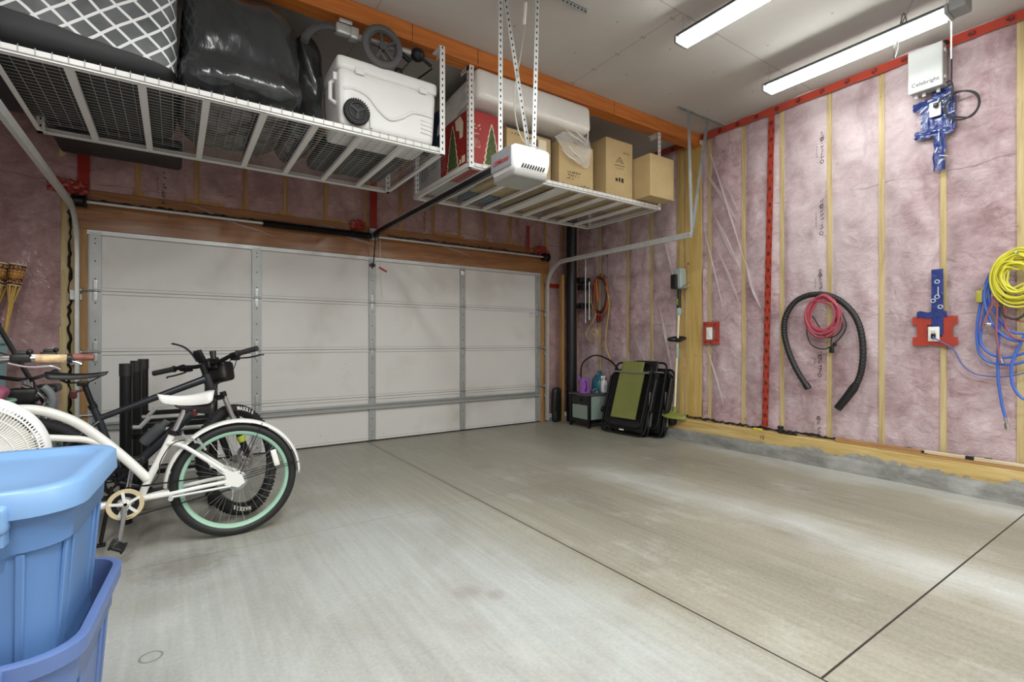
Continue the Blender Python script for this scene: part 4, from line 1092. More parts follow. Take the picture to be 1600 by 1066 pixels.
for _ in range(11):  # scattered pale bars: glints of the crumpled tape painted on
    y, z = (rp.uniform(1.26, 1.45), rp.uniform(2.8, 3.06)) if rp.random() < .6 else (rp.uniform(1.30, 1.365), rp.uniform(2.51, 2.82))
    a = rp.uniform(0, PI); l = rp.uniform(.012, .035)
    sh_.bar((XW-.069, y-l*math.cos(a), z-l*math.sin(a)), (XW-.069, y+l*math.cos(a), z+l*math.sin(a)), .007, .001, (1, 0, 0))
obj('blue_tape', sh_, [M_blue, M_bluem], o2, label='crumpled glossy blue tape', sharp=20)
outlet(o2, XW-.075, 1.35, 2.985)
obj('plug', MB().rbox((XW-.10, 1.34, 3.005), (.018, .014, .016), .005, 6), M_blackm, o2)

# control box
cx = thing('control_box', 'pale grey control box with dark lettering mounted high on the right wall', 'control box', (XW-.08, 1.40, 3.13))
Y0_, Y1_, Z0_, Z1_ = 1.505, 1.285, 3.135, 3.475
obj('enclosure', MB().rbox((XW-.085, (Y0_+Y1_)/2-.004, (Z0_+Z1_)/2), (.05, (Y0_-Y1_)/2-.004, (Z1_-Z0_)/2-.004), .008, 8), M_ctrls, cx)
cdr = obj('front_door', MB().rbox((XW-.142, (Y0_+Y1_)/2, (Z0_+Z1_)/2), (.010, (Y0_-Y1_)/2, (Z1_-Z0_)/2), .008, 8), M_ctrl, cx)
obj('lettering', text_mb(MB(), 'Celebright', .041, (XW-.1525, 1.393, 3.193), (0, -1, 0), (0, 0, 1), .0005, .0004), M_text, cdr)
lt = MB()
for z in (3.2, 3.41): lt.rbox((XW-.11, Y1_-.006, z), (.018, .006, .014), .004, 5)
obj('latch', lt, M_ctrl, cx)
gl = MB()
for y in (1.47, 1.42, 1.33): gl.cyl((XW-.08, y, 3.11), (XW-.08, y, 3.14), .013, n=12)
obj('cable_gland', gl, M_whitep, cx)
obj('entry_fitting', MB().ell((XW-.05, 1.295, 3.49), .022, .022, .022, 12, 8), M_black, cx)
M_cable = mat('dark_cable', rgb(50, 48, 47), .5)
cb_ = thing('power_cable', 'coiled dark power cable hanging from the control box to the outlet below', 'cable', (XW-.1, 1.2, 2.8))
cbl = MB(); cbl.tube(spline([(4.94, 1.275, 3.15), (4.94, 1.25, 3.155), (4.945, 1.235, 3.10), (4.95, 1.245, 3.03), (4.96, 1.29, 2.97), (4.96, 1.27, 2.91), (4.95, 1.20, 2.86), (4.95, 1.13, 2.84), (4.95, 1.085, 2.91), (4.95, 1.10, 3.0), (4.955, 1.17, 3.05), (4.955, 1.25, 3.04), (4.96, 1.285, 2.96), (4.96, 1.25, 2.87), (4.95, 1.17, 2.835), (4.945, 1.10, 2.875), (4.945, 1.09, 2.96), (4.945, 1.14, 3.03), (4.945, 1.23, 3.06), (4.95, 1.30, 3.04), (4.945, 1.335, 3.005)], 8), .0062, 7)
obj('cable', cbl, M_cable, cb_)
# ------------------------------------------------------------------ things hung on the right wall
M_hose = mat('black_vacuum_hose', rgb(34, 34, 35), .5, bump=.0)
vh = thing('vacuum_hose', 'thick black ribbed vacuum hose hung in an arch on the right wall', 'hose', (4.97, 2.18, .54))
hp = [(2.29, .70), (2.39, .86), (2.47, 1.04), (2.515, 1.23), (2.5, 1.39), (2.42, 1.52), (2.3, 1.58), (2.16, 1.58), (2.03, 1.52), (1.92, 1.4), (1.86, 1.25), (1.84, 1.05), (1.86, .86), (1.92, .72), (2.04, .54)]
c = spline(wallp(hp, 4.955), 18)
hm = MB(); hm.tube(c, [.026+.0022*math.sin(i*2.1) for i in range(len(c))], 12)
obj('hose', hm, M_hose, vh)
obj('end_cuff', MB().cyl(c[0], c[6], .031, .030, 14), M_black, vh)
obj('nozzle', MB().tube([c[-1], c[-12], c[-20], c[-26]], [.033, .034, .036, .029], 14), M_black, vh)
def coil(m_, c, ry, rz, turns, r, jit, rnd_, x=4.96, drop=0):
    pts = []; n = turns*9
    off = [rnd_.uniform(-1, 1) for _ in range(turns*9+1)]
    for i in range(n+1):
        a = 2*PI*i/9 + PI/2; t = i//9
        k = 1 + jit*off[t*9 % len(off)] + .3*jit*off[i]
        dz = -drop*abs(off[(t*7) % len(off)])*(1-math.sin(a))*.5
        pts.append(V((x - .006*(t % 6) + .004*off[i], c[0] + ry*k*math.cos(a), c[1] + rz*k*math.sin(a) + dz)))
    m_.tube(spline(pts, 5), r, 6)
    return m_
rh = random.Random(9)
pk = thing('extension_cord', 'coil of pinkish red extension cord hung inside the black hose arch', 'extension cord', (4.94, 2.15, 1.1))
obj('cord', coil(MB(), (2.15, 1.395), .125, .145, 13, .0056, .24, rh, 4.93, .05), mat('pink_red_cord', rgb(180, 78, 94), .5), pk)
obj('hook', MB().cyl((XW, 2.15, 1.555), (4.87, 2.15, 1.56), .006, n=8), M_gal, pk)
bk = thing('extension_cord', 'black extension cord looped below the pink coil', 'extension cord', (4.94, 2.1, 1.05))
k_ = MB(); k_.tube(spline(wallp([(2.06, 1.5), (1.98, 1.35), (1.975, 1.25), (2.05, 1.14), (2.15, 1.075), (2.26, 1.12), (2.30, 1.25), (2.26, 1.38), (2.2, 1.30), (2.14, 1.19), (2.05, 1.20), (2.0, 1.28), (2.03, 1.38), (2.07, 1.25), (2.09, 1.14), (2.085, 1.10)], 4.945), 7), .0062, 7)
obj('cord', k_, M_cable, bk)
pg = MB(); pg.rbox((4.945, 2.085, 1.07), (.014, .018, .03), .006, 6); pg.rbox((4.945, 2.06, 1.12), (.012, .014, .02), .005, 5)
obj('plug', pg, M_black, bk)
yl = thing('extension_cord', 'thick coil of yellow extension cord hung at the right edge of the wall', 'extension cord', (4.93, .87, 1.44))
ym = coil(MB(), (.872, 1.62), .115, .14, 13, .0072, .26, rh, 4.92, .06); coil(ym, (.88, 1.60), .085, .115, 9, .0072, .42, rh, 4.895)
obj('cord', ym, mat('yellow_cord', rgb(212, 206, 62), .45), yl)
obj('hook', MB().cyl((XW, .87, 1.755), (4.83, .87, 1.77), .007, n=8), M_gal, yl)
obj('socket_end', MB().rbox((4.95, 1.085, 1.48), (.016, .02, .045), .008, 6).cyl((4.95, 1.075, 1.52), (4.95, 1.05, 1.56), .007, n=8), mat('yellow_socket', rgb(170, 160, 66), .5), yl)
bh = thing('air_hose', 'blue air hose bundle hung in long loops under the yellow cord', 'hose', (4.95, .95, .6))
bm_ = MB()
for j, path in enumerate(([(.95, 1.72), (1.01, 1.68), (1.06, 1.55), (1.085, 1.4), (1.10, 1.26), (1.10, 1.14), (1.08, 1.04), (1.02, .99), (.94, .98), (.86, 1.0), (.72, 1.08), (.66, 1.3), (.74, 1.6)],
             [(.93, 1.70), (1.0, 1.64), (1.04, 1.45), (1.07, 1.28), (1.08, 1.14), (1.03, 1.06), (.96, 1.03), (.86, 1.06), (.74, 1.15), (.70, 1.35), (.8, 1.65)],
             [(.97, 1.68), (.975, 1.55), (.98, 1.4), (.98, 1.21), (.985, 1.02), (.98, .84), (.96, .67), (.945, .60)],
             [(.98, 1.68), (1.03, 1.55), (1.02, 1.42), (.96, 1.28), (.90, 1.21), (.8, 1.22), (.72, 1.35)],
             [(1.0, 1.66), (1.055, 1.5), (1.03, 1.33), (.97, 1.21), (.88, 1.15), (.78, 1.2)],
             [(.84, 1.2), (.875, 1.1), (.905, 1.0), (.91, .89), (.89, .80), (.84, .74), (.76, .76)])):
    bm_.tube(spline(wallp(path, 4.965-.008*j), 7), .0095, 8)
obj('hose', bm_, mat('blue_hose', rgb(70, 104, 192), .42), bh)
obj('brass_fitting', MB().cyl((4.93, .945, .60), (4.93, .93, .545), .012, .008, 10).cyl((4.93, .935, .56), (4.93, .93, .52), .016, n=6), M_chrome, bh)
obj('coupler', MB().cyl((4.92, .97, 1.05), (4.92, .955, .99), .014, n=10), M_chrome, bh); obj('coupler', MB().rbox((4.92, 1.03, 1.27), (.012, .02, .012), .005, 5), M_chrome, bh)
rd = thing('air_hose', 'thin reddish hose tangled among the blue hose loops', 'hose', (4.92, .95, 1.0))
obj('hose', MB().tube(spline(wallp([(1.06, 1.24), (1.04, 1.33), (1.01, 1.40), (1.0, 1.47), (.94, 1.35), (.86, 1.29), (.78, 1.3)], 4.915), 7), .007, 7).tube(spline(wallp([(.975, 1.5), (.98, 1.35), (.985, 1.21), (.975, 1.1), (.965, 1.02)], 4.908), 7), .007, 7).tube(spline(wallp([(.93, 1.40), (.94, 1.28), (.90, 1.18), (.82, 1.15)], 4.91), 7), .007, 7), mat('dull_red_hose', rgb(150, 88, 86), .5), rd)
bkl = thing('extension_cord', 'short black cable loop hanging just below the yellow coil', 'extension cord', (4.9, .89, 1.3))
obj('cord', MB().tube(spline(wallp([(.93, 1.52), (.955, 1.42), (.945, 1.34), (.89, 1.305), (.84, 1.335), (.82, 1.42), (.85, 1.5)], 4.90), 7), .008, 7), M_cable, bkl)
bc = thing('extension_cord', 'thin blue cord running from the taped outlet along the wall to the right', 'extension cord', (4.97, 1.1, .89))
obj('cord', MB().tube(spline(wallp([(1.362, 1.185, 4.955), (1.34, 1.165, 4.955), (1.29, 1.13, 4.97), (1.24, 1.08, 4.985), (1.19, .97, 4.985), (1.13, .91, 4.985), (1.06, .89, 4.985), (.96, .89, 4.97), (.86, .92, 4.97), (.72, 1.0, 4.97)], 4.97), 7), .0052, 7), mat('pale_blue_cord', rgb(88, 100, 160), .5), bc)

# string trimmer
tr = thing('string_trimmer', 'cordless string trimmer with white shaft hung upright on the wood post', 'string trimmer', (4.93, 3.75, .2))
M_trg = mat('trimmer_grey', rgb(160, 172, 168), .45); M_lime = mat('trimmer_green', rgb(126, 134, 62), .5)
x = 4.93
obj('shaft', MB().cyl((x, 3.725, 1.50), (x, 3.785, .36), .0135, n=14), mat('trimmer_shaft', rgb(226, 220, 196), .4), tr)
obj('motor_housing', MB().rbox((x, 3.715, 1.86), (.055, .058, .095), .02, 10).rbox((x, 3.71, 1.97), (.05, .05, .035), .012, 8), M_trg, tr)
obj('battery', MB().rbox((x-.03, 3.745, 1.85), (.052, .042, .085), .014, 8), M_black, tr)
hn = MB(); hn.tube([(x, 3.72, 1.76), (x, 3.722, 1.70), (x, 3.724, 1.60), (x, 3.726, 1.52)], [.022, .020, .022, .026], 12)
h_ = obj('grip', hn, M_black, tr)
obj('trigger', MB().rbox((x-.022, 3.735, 1.61), (.012, .014, .04), .006, 6), M_lime, h_)
obj('collar', MB().tube([(x, 3.725, 1.54), (x, 3.727, 1.50), (x, 3.728, 1.46)], [.03, .036, .026], 14), M_trg, tr)
obj('wall_hook', MB().tube([(XW, 3.68, 1.78), (x-.03, 3.68, 1.775), (x-.04, 3.60, 1.80), (x-.03, 3.56, 1.83)], .007, 7).bar((x, 3.78, 1.76), (x, 3.57, 1.77), .02, .008), M_gal, tr)
hl = MB(); Rr = Matrix.Rotation(.25, 3, 'X')
lp_ = [V((x, 3.735, 1.175)) + V((.05*math.cos(a)-.03, .115*math.sin(a)*(1 if math.sin(a) < 0 else 1), .02*math.cos(a))) for a in [2*PI*i/26 for i in range(26)]]
hl.tube(lp_, .014, 8, closed=True); hl.rbox((x, 3.737, 1.16), (.022, .03, .025), .008, 6)
obj('loop_handle', hl, M_black, tr)
obj('coupler', MB().tube([(x, 3.743, 1.08), (x, 3.745, 1.05), (x, 3.748, .98), (x, 3.75, .95)], [.016, .023, .021, .016], 12), M_trg, tr)
gd = MB(); gd.grid(lambda u, v: V((x-.05-.16*u*math.sin(PI*v), 3.93-.34*v, .315-.05*u+.02*math.cos(PI*v))), 8, 14)
obj('guard', gd, M_lime, tr)
obj('gear_head', MB().tube([(x, 3.785, .37), (x, 3.787, .31), (x-.01, 3.79, .26)], [.02, .03, .032], 14), M_lime, tr)
sph = MB(); sph.lathe([(.0, -.05), (.04, -.05), (.055, -.02), (.055, .02), (.045, .04), (0, .045)], (x-.03, 3.80, .205), (-.35, .1, 1), 20)
obj('line_spool', sph, M_black, tr)

# cord coils near the corner
oc = thing('extension_cord', 'black and orange cord coil hung on the right wall near the corner', 'extension cord', (4.96, 5.05, 1.5))
om = coil(MB(), (5.05, 1.80), .13, .25, 7, .0085, .14, rh, 4.95)
obj('cord', om, M_cable, oc)
obj('orange_loop', coil(MB(), (5.03, 1.78), .15, .28, 2, .010, .08, rh, 4.935).tube(spline(wallp([(5.14, 1.98), (5.10, 1.85), (5.08, 1.72), (5.1, 2.02), (5.06, 1.7)], 4.91), 6), .012, 7), mat('orange_cord', rgb(190, 88, 38), .5), oc)
obj('plug', MB().rbox((4.94, 5.08, 1.47), (.02, .025, .06), .008, 6).rbox((4.94, 5.02, 1.48), (.016, .02, .05), .006, 5), mat('dark_red_plug', rgb(110, 36, 34), .5), oc)
obj('hook', MB().cyl((XW, 5.05, 2.06), (4.9, 5.05, 2.07), .006, n=8), M_gal, oc)
yc = thing('rope', 'thin yellow cord dangling loose from the coil near the corner', 'cord', (4.93, 5.05, .9))
obj('cord', MB().tube(spline(wallp([(4.98, 2.07), (5.12, 2.0), (5.21, 1.73), (5.12, 1.54), (5.19, 1.41), (5.32, 1.27), (5.25, 1.16), (5.1, 1.22), (5.08, 1.30), (5.16, 1.33), (5.2, 1.27), (5.14, 1.23)], 4.925), 7), .006, 6).tube(spline(wallp([(5.0, 2.07), (4.92, 1.9), (4.86, 1.7), (4.87, 1.53), (4.91, 1.30), (4.925, 1.1), (4.88, .98), (4.84, .90)], 4.925), 7), .006, 6), mat('yellow_rope', rgb(206, 178, 70), .5), yc)
sbk = thing('wall_bracket', 'black two-arm wall bracket on the right wall by the corner pipe', 'bracket', (5.0, 5.42, 1.6))
obj('arm', MB().bx(4.84, XW-.02, 5.34, 5.52, 2.0, 2.07).bx(4.88, XW-.02, 5.33, 5.50, 1.90, 1.96), M_black, sbk, bevel=.006); obj('arm', MB().bx(4.84, XW-.02, 5.32, 5.52, 1.63, 1.70), M_black, sbk, bevel=.006)
obj('arm_cap', MB().cyl((4.83, 5.40, 1.68), (4.83, 5.46, 1.68), .01, n=8), M_chrome, sbk)
for (y, z0, z1, lab) in ((5.325, 1.41, 2.36, 'longer of two slim steel bars hung near the corner pipe'), (5.245, 1.45, 2.0, 'shorter of two slim steel bars hung near the corner pipe')):
    t = thing('steel_bar', lab, 'bar', (4.92, y, z0))
    obj('bar', MB().cyl((4.92, y, z0), (4.92, y, z1), .0105, n=10), M_alu, t)
    obj('end_cap', MB().cyl((4.92, y, z0), (4.92, y, z0+.05), .016, n=10).cyl((4.92, y, z0+(z1-z0)*.62), (4.92, y, z0+(z1-z0)*.68), .015, n=10), M_gal, t)
    obj('peg', MB().cyl((4.92, y, z1-.03), (XW, y, z1-.03), .005, n=6), M_gal, t)
dp = thing('downpipe', 'black drain pipe standing in the corner right of the door', 'pipe', (4.72, 5.40, 0))
obj('pipe', MB().cyl((4.72, 5.40, 0), (4.72, 5.40, ZC), .075, n=28), mat('black_abs_pipe', rgb(20, 21, 24), .4), dp)
obj('pipe_coupling', MB().lathe([(.075, -.06), (.084, -.055), (.084, .055), (.075, .06)], (4.72, 5.40, 2.9), (0, 0, 1), 28), M_blackm, dp)
wp = MB(); wp.bx(4.57, 4.61, 5.43, 5.50, 0, 2.1)
tag(obj('wood_batten', wp, M_studd, bevel=.002), 'narrow wood batten standing just left of the black drain pipe', 'batten')
wp = MB(); wp.bx(4.83, 4.865, 5.44, 5.50, 0, 3.4)
tag(obj('wood_batten', wp, M_studd, bevel=.002), 'tall wood batten standing just right of the black drain pipe', 'batten')
cs = thing('soft_case', 'black upright soft case standing beside the door on the right', 'case', (4.50, 5.44, 0))
obj('shell', MB().rbox((4.49, 5.46, .245), (.075, .045, .245), .045, 12, fn=lambda p: V((p.x*(1-.25*max(0, p.z)), p.y, p.z))), M_black, cs, sharp=70)
obj('carry_handle', MB().tube([(4.44, 5.41, .30), (4.43, 5.39, .26), (4.43, 5.39, .2), (4.44, 5.41, .16)], .008, 7), M_blackm, cs)

# folded loungers leaning on the right wall
M_olive = mat('olive_sling', rgb(122, 126, 66), .75, var=.1, vscale=5, bump=.1, bscale=200)
M_frame = mat('black_tube_frame', rgb(24, 24, 25), .35, metal=.4)
def lounger(label, loc, rotz, lean, face):
    t = thing('folding_lounger', label, 'folding chair', loc, rotz)
    # local: x across, z up the folded stack, y = depth (front is -y); leaned back by 'lean'
    R = Matrix.Rotation(-lean, 4, 'X')
    def put(name, mb, m_, par=t, **k):
        mb.xf(R); return obj(name, mb, m_, par, local=True, **k)
    W, Hh = .33, .90
    def loop(w, z0, z1, y, r=.0125, rr=.07):
        pts = []
        for (cx_, cz_, a0) in ((w-rr, z1-rr, 0), (-w+rr, z1-rr, PI/2), (-w+rr, z0+rr, PI), (w-rr, z0+rr, 1.5*PI)):
            for i in range(6):
                a = a0+PI/2*i/5; pts.append(V((cx_+rr*math.cos(a), y, cz_+rr*math.sin(a))))
        return MB().tube(pts, r, 8, closed=True)
    put('outer_frame', loop(W, .0125, .78, -.03), M_frame)
    put('inner_frame', loop(W-.055, .09, Hh, -.055), M_frame)
    put('leg_frame', loop(W-.01, .0125, .84, .05), M_frame)
    put('leg_frame', loop(W-.03, .03, .80, .10, rr=.12), M_frame)
    bkp = MB(); bkp.grid(lambda u, v: V((-.29+.58*u, -.02+.02*math.sin(PI*u), .06+.76*v)), 6, 12); bkp.grid(lambda u, v: V((-.28+.56*u, .06, .05+.74*v)), 6, 12)
    put('back_sling', bkp, M_black, label='black folded back sling')
    sl = MB(); sl.grid(lambda u, v: V((-.185+.38*u, -.072+.012*math.sin(PI*v)*math.sin(PI*u), .19+.60*v)), 8, 20)
    put('sling', sl, M_olive if face else mat('dark_sling_'+str(lean), rgb(40, 42, 30), .8))
    hd_ = MB(); hd_.rbox((0, -.078, .84), (.165, .012, .075), .012, 8)
    put('head_pillow', hd_, M_olive if face else M_black)
    put('rod', MB().cyl((-.26, -.082, .775), (.26, -.082, .775), .012, n=10), M_alu)
    bg = MB()
    for i in range(20):
        z = .2+.60*i/19
        for s in (-1, 1): bg.tube([(s*.185, -.07, z), (s*.272, -.056, z+.015)], .004, 5)
    put('lacing', bg, M_blackm)
    for s in (-1, 1):
        a_ = MB(); a_.rbox((s*(W+.012), -.01, .52), (.018, .035, .21), .014, 8)
        put('armrest', a_, M_black)
        put('side_link', MB().bar((s*(W+.01), .04, .15), (s*(W+.01), -.03, .70), .008, .022, (0, 1, 0)).bar((s*(W-.02), .06, .08), (s*(W-.02), -.05, .55), .006, .018, (0, 1, 0)), M_alu if s > 0 else M_frame)
    put('foot_tag', MB().bx(-.035, .035, -.046, -.043, .045, .06), M_outlet)
    return t
lounger('front folded lounger with olive green sling leaning against the right wall', (4.56, 4.27, 0), -PI/2+.08, .33, True)
lounger('rear folded black lounger leaning behind the olive green one', (4.70, 4.13, 0), -PI/2+.08, .27, False)

# portable fire table with jugs
ht = thing('fire_table', 'small black framed cabinet with grey-green panels in the corner', 'cabinet', (4.66, 4.96, 0))
hx0, hx1, hy0, hy1, hz = 4.47, 4.855, 4.765, 5.155, .45
M_pan = mat('grey_green_panel', rgb(134, 150, 142), .5, var=.08)
fr_ = MB()
for xx in (hx0+.016, hx1-.016):
    for yy in (hy0+.016, hy1-.016): fr_.bx(xx-.016, xx+.016, yy-.016, yy+.016, .012, hz-.02)
fr_.bx(hx0, hx1, hy0, hy0+.03, .07, .105); fr_.bx(hx0, hx0+.03, hy0, hy1, .07, .105); fr_.bx(hx0, hx1, hy1-.03, hy1, .07, .105)
obj('frame', fr_, M_blackm, ht, bevel=.003)
for xx in (hx0+.016, hx1-.016):
    for yy in (hy0+.016, hy1-.016): obj('foot', MB().cyl((xx, yy, 0), (xx, yy, .03), .014, .011, 10), M_black, ht)
obj('top', MB().bx(hx0-.01, hx1+.008, hy0-.01, hy1+.01, hz-.022, hz), mat('dark_slab', rgb(74, 74, 72), .5, var=.1), ht, bevel=.004)
obj('front_panel', MB().bx(hx0+.008, hx0+.016, hy0+.05, hy1-.05, .115, .30), M_pan, ht)
cp = obj('control_panel', MB().bx(hx0+.006, hx0+.016, hy0+.04, hy1-.04, .31, .42), M_black, ht)
obj('knob', MB().cyl((hx0-.012, 4.93, .365), (hx0+.006, 4.93, .365), .022, n=16), M_blackm, cp)
obj('side_panel', MB().bx(hx0+.04, hx1-.03, hy0+.008, hy0+.016, .115, .42), M_pan, ht)
obj('valve_hose', MB().ell((4.72, 4.745, .25), .06, .03, .045, 14, 8).tube(spline([(4.74, 4.735, .24), (4.80, 4.71, .19), (4.84, 4.72, .12), (4.85, 4.75, .09)], 6), .018, 8), M_black, ht)
wc = thing('watering_can', 'purple plastic watering can on the small black cabinet', 'watering can', (4.60, 4.95, hz))
M_pur = mat('purple_plastic', rgb(146, 92, 176), .4)
wb = MB(); wb.lathe([(.001, .0), (.078, .0), (.08, .012), (.068, .19), (.062, .19), (.06, .02)], (4.585, 4.98, hz), (0, 0, 1), 26)
obj('body', wb, M_pur, wc)
obj('handle', MB().tube(spline([(4.545, 4.92, hz+.17), (4.50, 4.86, hz+.16), (4.50, 4.85, hz+.10), (4.535, 4.905, hz+.03)], 7), .010, 8), mat('dark_purple', rgb(92, 48, 120), .5), wc)
obj('spout', MB().tube([(4.555, 5.01, hz+.13), (4.535, 5.035, hz+.19), (4.53, 5.04, hz+.215)], [.022, .02, .03], 12), M_pur, wc)
tj = thing('sprayer_jug', 'round teal jug behind the white spray bottle on the small cabinet', 'jug', (4.83, 4.945, hz))
M_teal = mat('teal_plastic', rgb(44, 104, 120), .35)
tbm = MB(); tbm.lathe([(.001, 0), (.09, 0), (.105, .03), (.108, .12), (.09, .19), (.05, .235), (.028, .25), (.028, .29), (.001, .29)], (4.83, 4.945, hz), (0, 0, 1), 28)
obj('body', tbm, M_teal, tj)
obj('handle', MB().tube(spline([(4.83, 4.93, hz+.27), (4.785, 4.895, hz+.29), (4.745, 4.885, hz+.24), (4.755, 4.895, hz+.16)], 7), .014, 8), M_teal, tj)
sb_ = thing('spray_bottle', 'white trigger spray bottle on the small cabinet beside the teal jug', 'spray bottle', (4.79, 4.82, hz))
sm = MB(); sm.rbox((4.79, 4.82, hz+.085), (.042, .03, .085), .018, 10, fn=lambda p: V((p.x*(1-.35*max(0, p.z-.03)*8), p.y*(1-.3*max(0, p.z-.03)*8), p.z)))
obj('bottle', sm, M_whitep, sb_); obj('label_print', MB().bx(4.76, 4.82, 4.7885, 4.79, hz+.04, hz+.11), mat('pale_label', rgb(190, 196, 200), .5), sb_)
obj('trigger_head', MB().cyl((4.79, 4.82, hz+.16), (4.79, 4.82, hz+.20), .013, n=10).rbox((4.775, 4.82, hz+.215), (.035, .014, .014), .006, 6).rbox((4.75, 4.82, hz+.19), (.006, .008, .018), .004, 4), M_whitep, sb_)
rg = MB(); rg.ring((4.64, 4.84, hz+.035), (.4, 1, .2), .03, .006, 18, 6); rg.rbox((4.67, 4.83, hz+.014), (.02, .012, .012), .005, 5)
tag(obj('hose_nozzle', rg, M_gal), 'small metal ring and nozzle lying between purple can and spray bottle', 'nozzle')
ah = thing('garden_hose', 'thin black hose arching behind the jugs from cabinet to loungers', 'hose', (4.9, 5.05, .45))
obj('hose', MB().tube(spline([(4.66, 5.13, .452), (4.66, 5.135, .72), (4.69, 5.13, .84), (4.76, 5.10, .91), (4.86, 5.05, .95), (4.93, 4.95, .92), (4.97, 4.82, .84), (4.98, 4.70, .70), (4.98, 4.62, .4), (4.97, 4.58, .13)], 7), .011, 8), M_blackm, ah)

# scraps on the sill
bd1 = MB(); bd1.bar((4.975, 2.06, .255), (4.965, 1.44, .252), .038, .042); tag(obj('scrap_board', bd1, M_trimwood, bevel=.002), 'thick brown scrap board lying on the sill under the vacuum hose', 'board')
bd2 = MB(); bd2.bar((4.94, 1.72, .239), (4.935, .3, .239), .018, .012); tag(obj('scrap_board', bd2, M_trimwood, bevel=.001), 'thin brown strip lying on the sill in front of the white stick', 'board')
bd3 = thing('white_stick', 'long pale wooden stick with a black tape band lying on the sill at right', 'stick', (5.0, .8, .233))
obj('stick', MB().bar((4.985, 1.42, .262), (4.985, .1, .262), .03, .022), M_palewood, bd3, bevel=.002)
obj('tape_band', MB().bar((4.985, 1.17, .262), (4.985, 1.12, .262), .0325, .0245), M_black, bd3)
bd4 = MB(); bd4.bar((4.99, 1.40, .243), (4.99, .1, .241), .05, .016); tag(obj('scrap_board', bd4, M_trimwood, bevel=.001), 'flat brown board on the sill carrying the pale stick', 'board')
cap = MB(); cap.cyl((4.975, 2.56, .233), (4.975, 2.56, .30), .020, n=16); cap.cyl((4.975, 2.56, .28), (4.975, 2.56, .305), .028, n=16); cap.tube(spline([(4.97, 2.54, .245), (4.965, 2.48, .242), (4.97, 2.4, .244)], 5), .009, 7)
tag(obj('pipe_cap', cap, M_black), 'small black pipe cap on the sill right of the long red tape', 'pipe cap')
yp = MB(); yp.rbox((4.965, 2.79, .242), (.02, .045, .009), .006, 6); tag(obj('foam_scrap', yp, mat('yellow_foam', rgb(214, 200, 70), .8)), 'small yellow foam scrap on the sill left of the long red tape', 'scrap')
# ------------------------------------------------------------------ bicycles
def bike_wheel(t, name, M, R, tr, m_tire, m_rim, nsp, rimw, label=None, disc=0, cog=0, flatspoke=.0011):
    rm = MB(); Rr = R-2*tr+.004
    prof = [(Rr-.014, -rimw*.45), (Rr, -rimw*.62), (Rr+.004, -rimw*.5), (Rr-.006, 0), (Rr+.004, rimw*.5), (Rr, rimw*.62), (Rr-.014, rimw*.45), (Rr-.02, 0)]
    rm.lathe(prof+[prof[0]], (0, 0, 0), (0, 1, 0), 56); rm.xf(M)
    w = obj(name, rm, m_rim, t, label=label)
    ti = MB(); ti.ring((0, 0, 0), (0, 1, 0), R-tr, tr, 64, 12)
    if tr > .03:
        for i in range(76):
            a = 2*PI*i/76
            for yy, dr_ in ((-.017, -.0035), (0, 0), (.017, -.0035)):
                a2 = a + (.03 if yy else 0)
                ti.box((math.cos(a2)*(R+dr_-.002), yy, math.sin(a2)*(R+dr_-.002)), (.009, .012, .014), Matrix.Rotation(-a2, 3, 'Y'))
    ti.xf(M); obj('tire', ti, m_tire, w)
    hb = MB(); hb.lathe([(.008, -.055), (.012, -.05), (.03, -.034), (.03, -.03), (.014, -.024), (.014, .024), (.03, .03), (.03, .034), (.012, .05), (.008, .055)], (0, 0, 0), (0, 1, 0), 20, caps=True)
    if cog:
        for k in range(6): hb.lathe([(.01, .036+.004*k), (.05-.005*k, .036+.004*k), (.05-.005*k, .038+.004*k), (.01, .038+.004*k)], (0, 0, 0), (0, 1, 0), 24)
    hb.xf(M); obj('hub', hb, M_gal, w)
    if disc:
        dm = MB(); dm.lathe([(disc*.62, -.042), (disc, -.042), (disc, -.040), (disc*.62, -.040), (disc*.62, -.042)], (0, 0, 0), (0, 1, 0), 32)
        for k in range(5):
            a = 2*PI*k/5; dm.bar((math.cos(a)*.02, -.041, math.sin(a)*.02), (math.cos(a+.5)*disc*.7, -.041, math.sin(a+.5)*disc*.7), .008, .002, (0, 1, 0))
        dm.xf(M); obj('brake_disc', dm, M_alu, w)
    me = None
    for k in range(nsp):
        a = 2*PI*k/nsp; s = 1 if k % 2 else -1; a2 = a + (.55 if (k//2) % 2 else -.55)
        sp = MB(); sp.tube([(math.cos(a2)*.028, s*.032, math.sin(a2)*.028), (math.cos(a)*(Rr-.02), s*.003, math.sin(a)*(Rr-.02))], flatspoke, 4)
        sp.xf(M); obj('spoke', sp, M_chrome, w)
    return w
Ty = lambda x, y, z: Matrix.Translation(V((x, y, z)))

# white cruiser, facing left
YC = 3.36
cr = thing('cruiser_bicycle', 'white cruiser bicycle with mint green rims and white fender, nearest the camera', 'bicycle', (-.26, YC, 0))
M_cw = mat('cruiser_white', rgb(232, 232, 226), .25, coat=.5, crough=.08)
M_mint = mat('mint_rim', rgb(158, 198, 176), .35)
M_tire = mat('slick_black_tire', rgb(28, 30, 29), .55)
AX = (.305, .33); FXA = (-.86, .33)
bike_wheel(cr, 'rear_wheel', Ty(AX[0], YC, AX[1]), .332, .027, M_tire, M_mint, 36, .034, 'mint green rear wheel', disc=.0)
bike_wheel(cr, 'front_wheel', Ty(FXA[0], YC, FXA[1]), .332, .027, M_tire, M_mint, 36, .034, 'mint green front wheel')
def P3(p, dy=0): return V((p[0], YC+dy, p[1]))
f = MB()
BBc = (-.213, .285)
f.tube(spline([P3((-.12, .395)), P3((-.20, .50)), P3((-.31, .628)), P3((-.42, .735)), P3((-.54, .80)), P3((-.64, .815)), P3((-.745, .80))], 8), .024, 12)
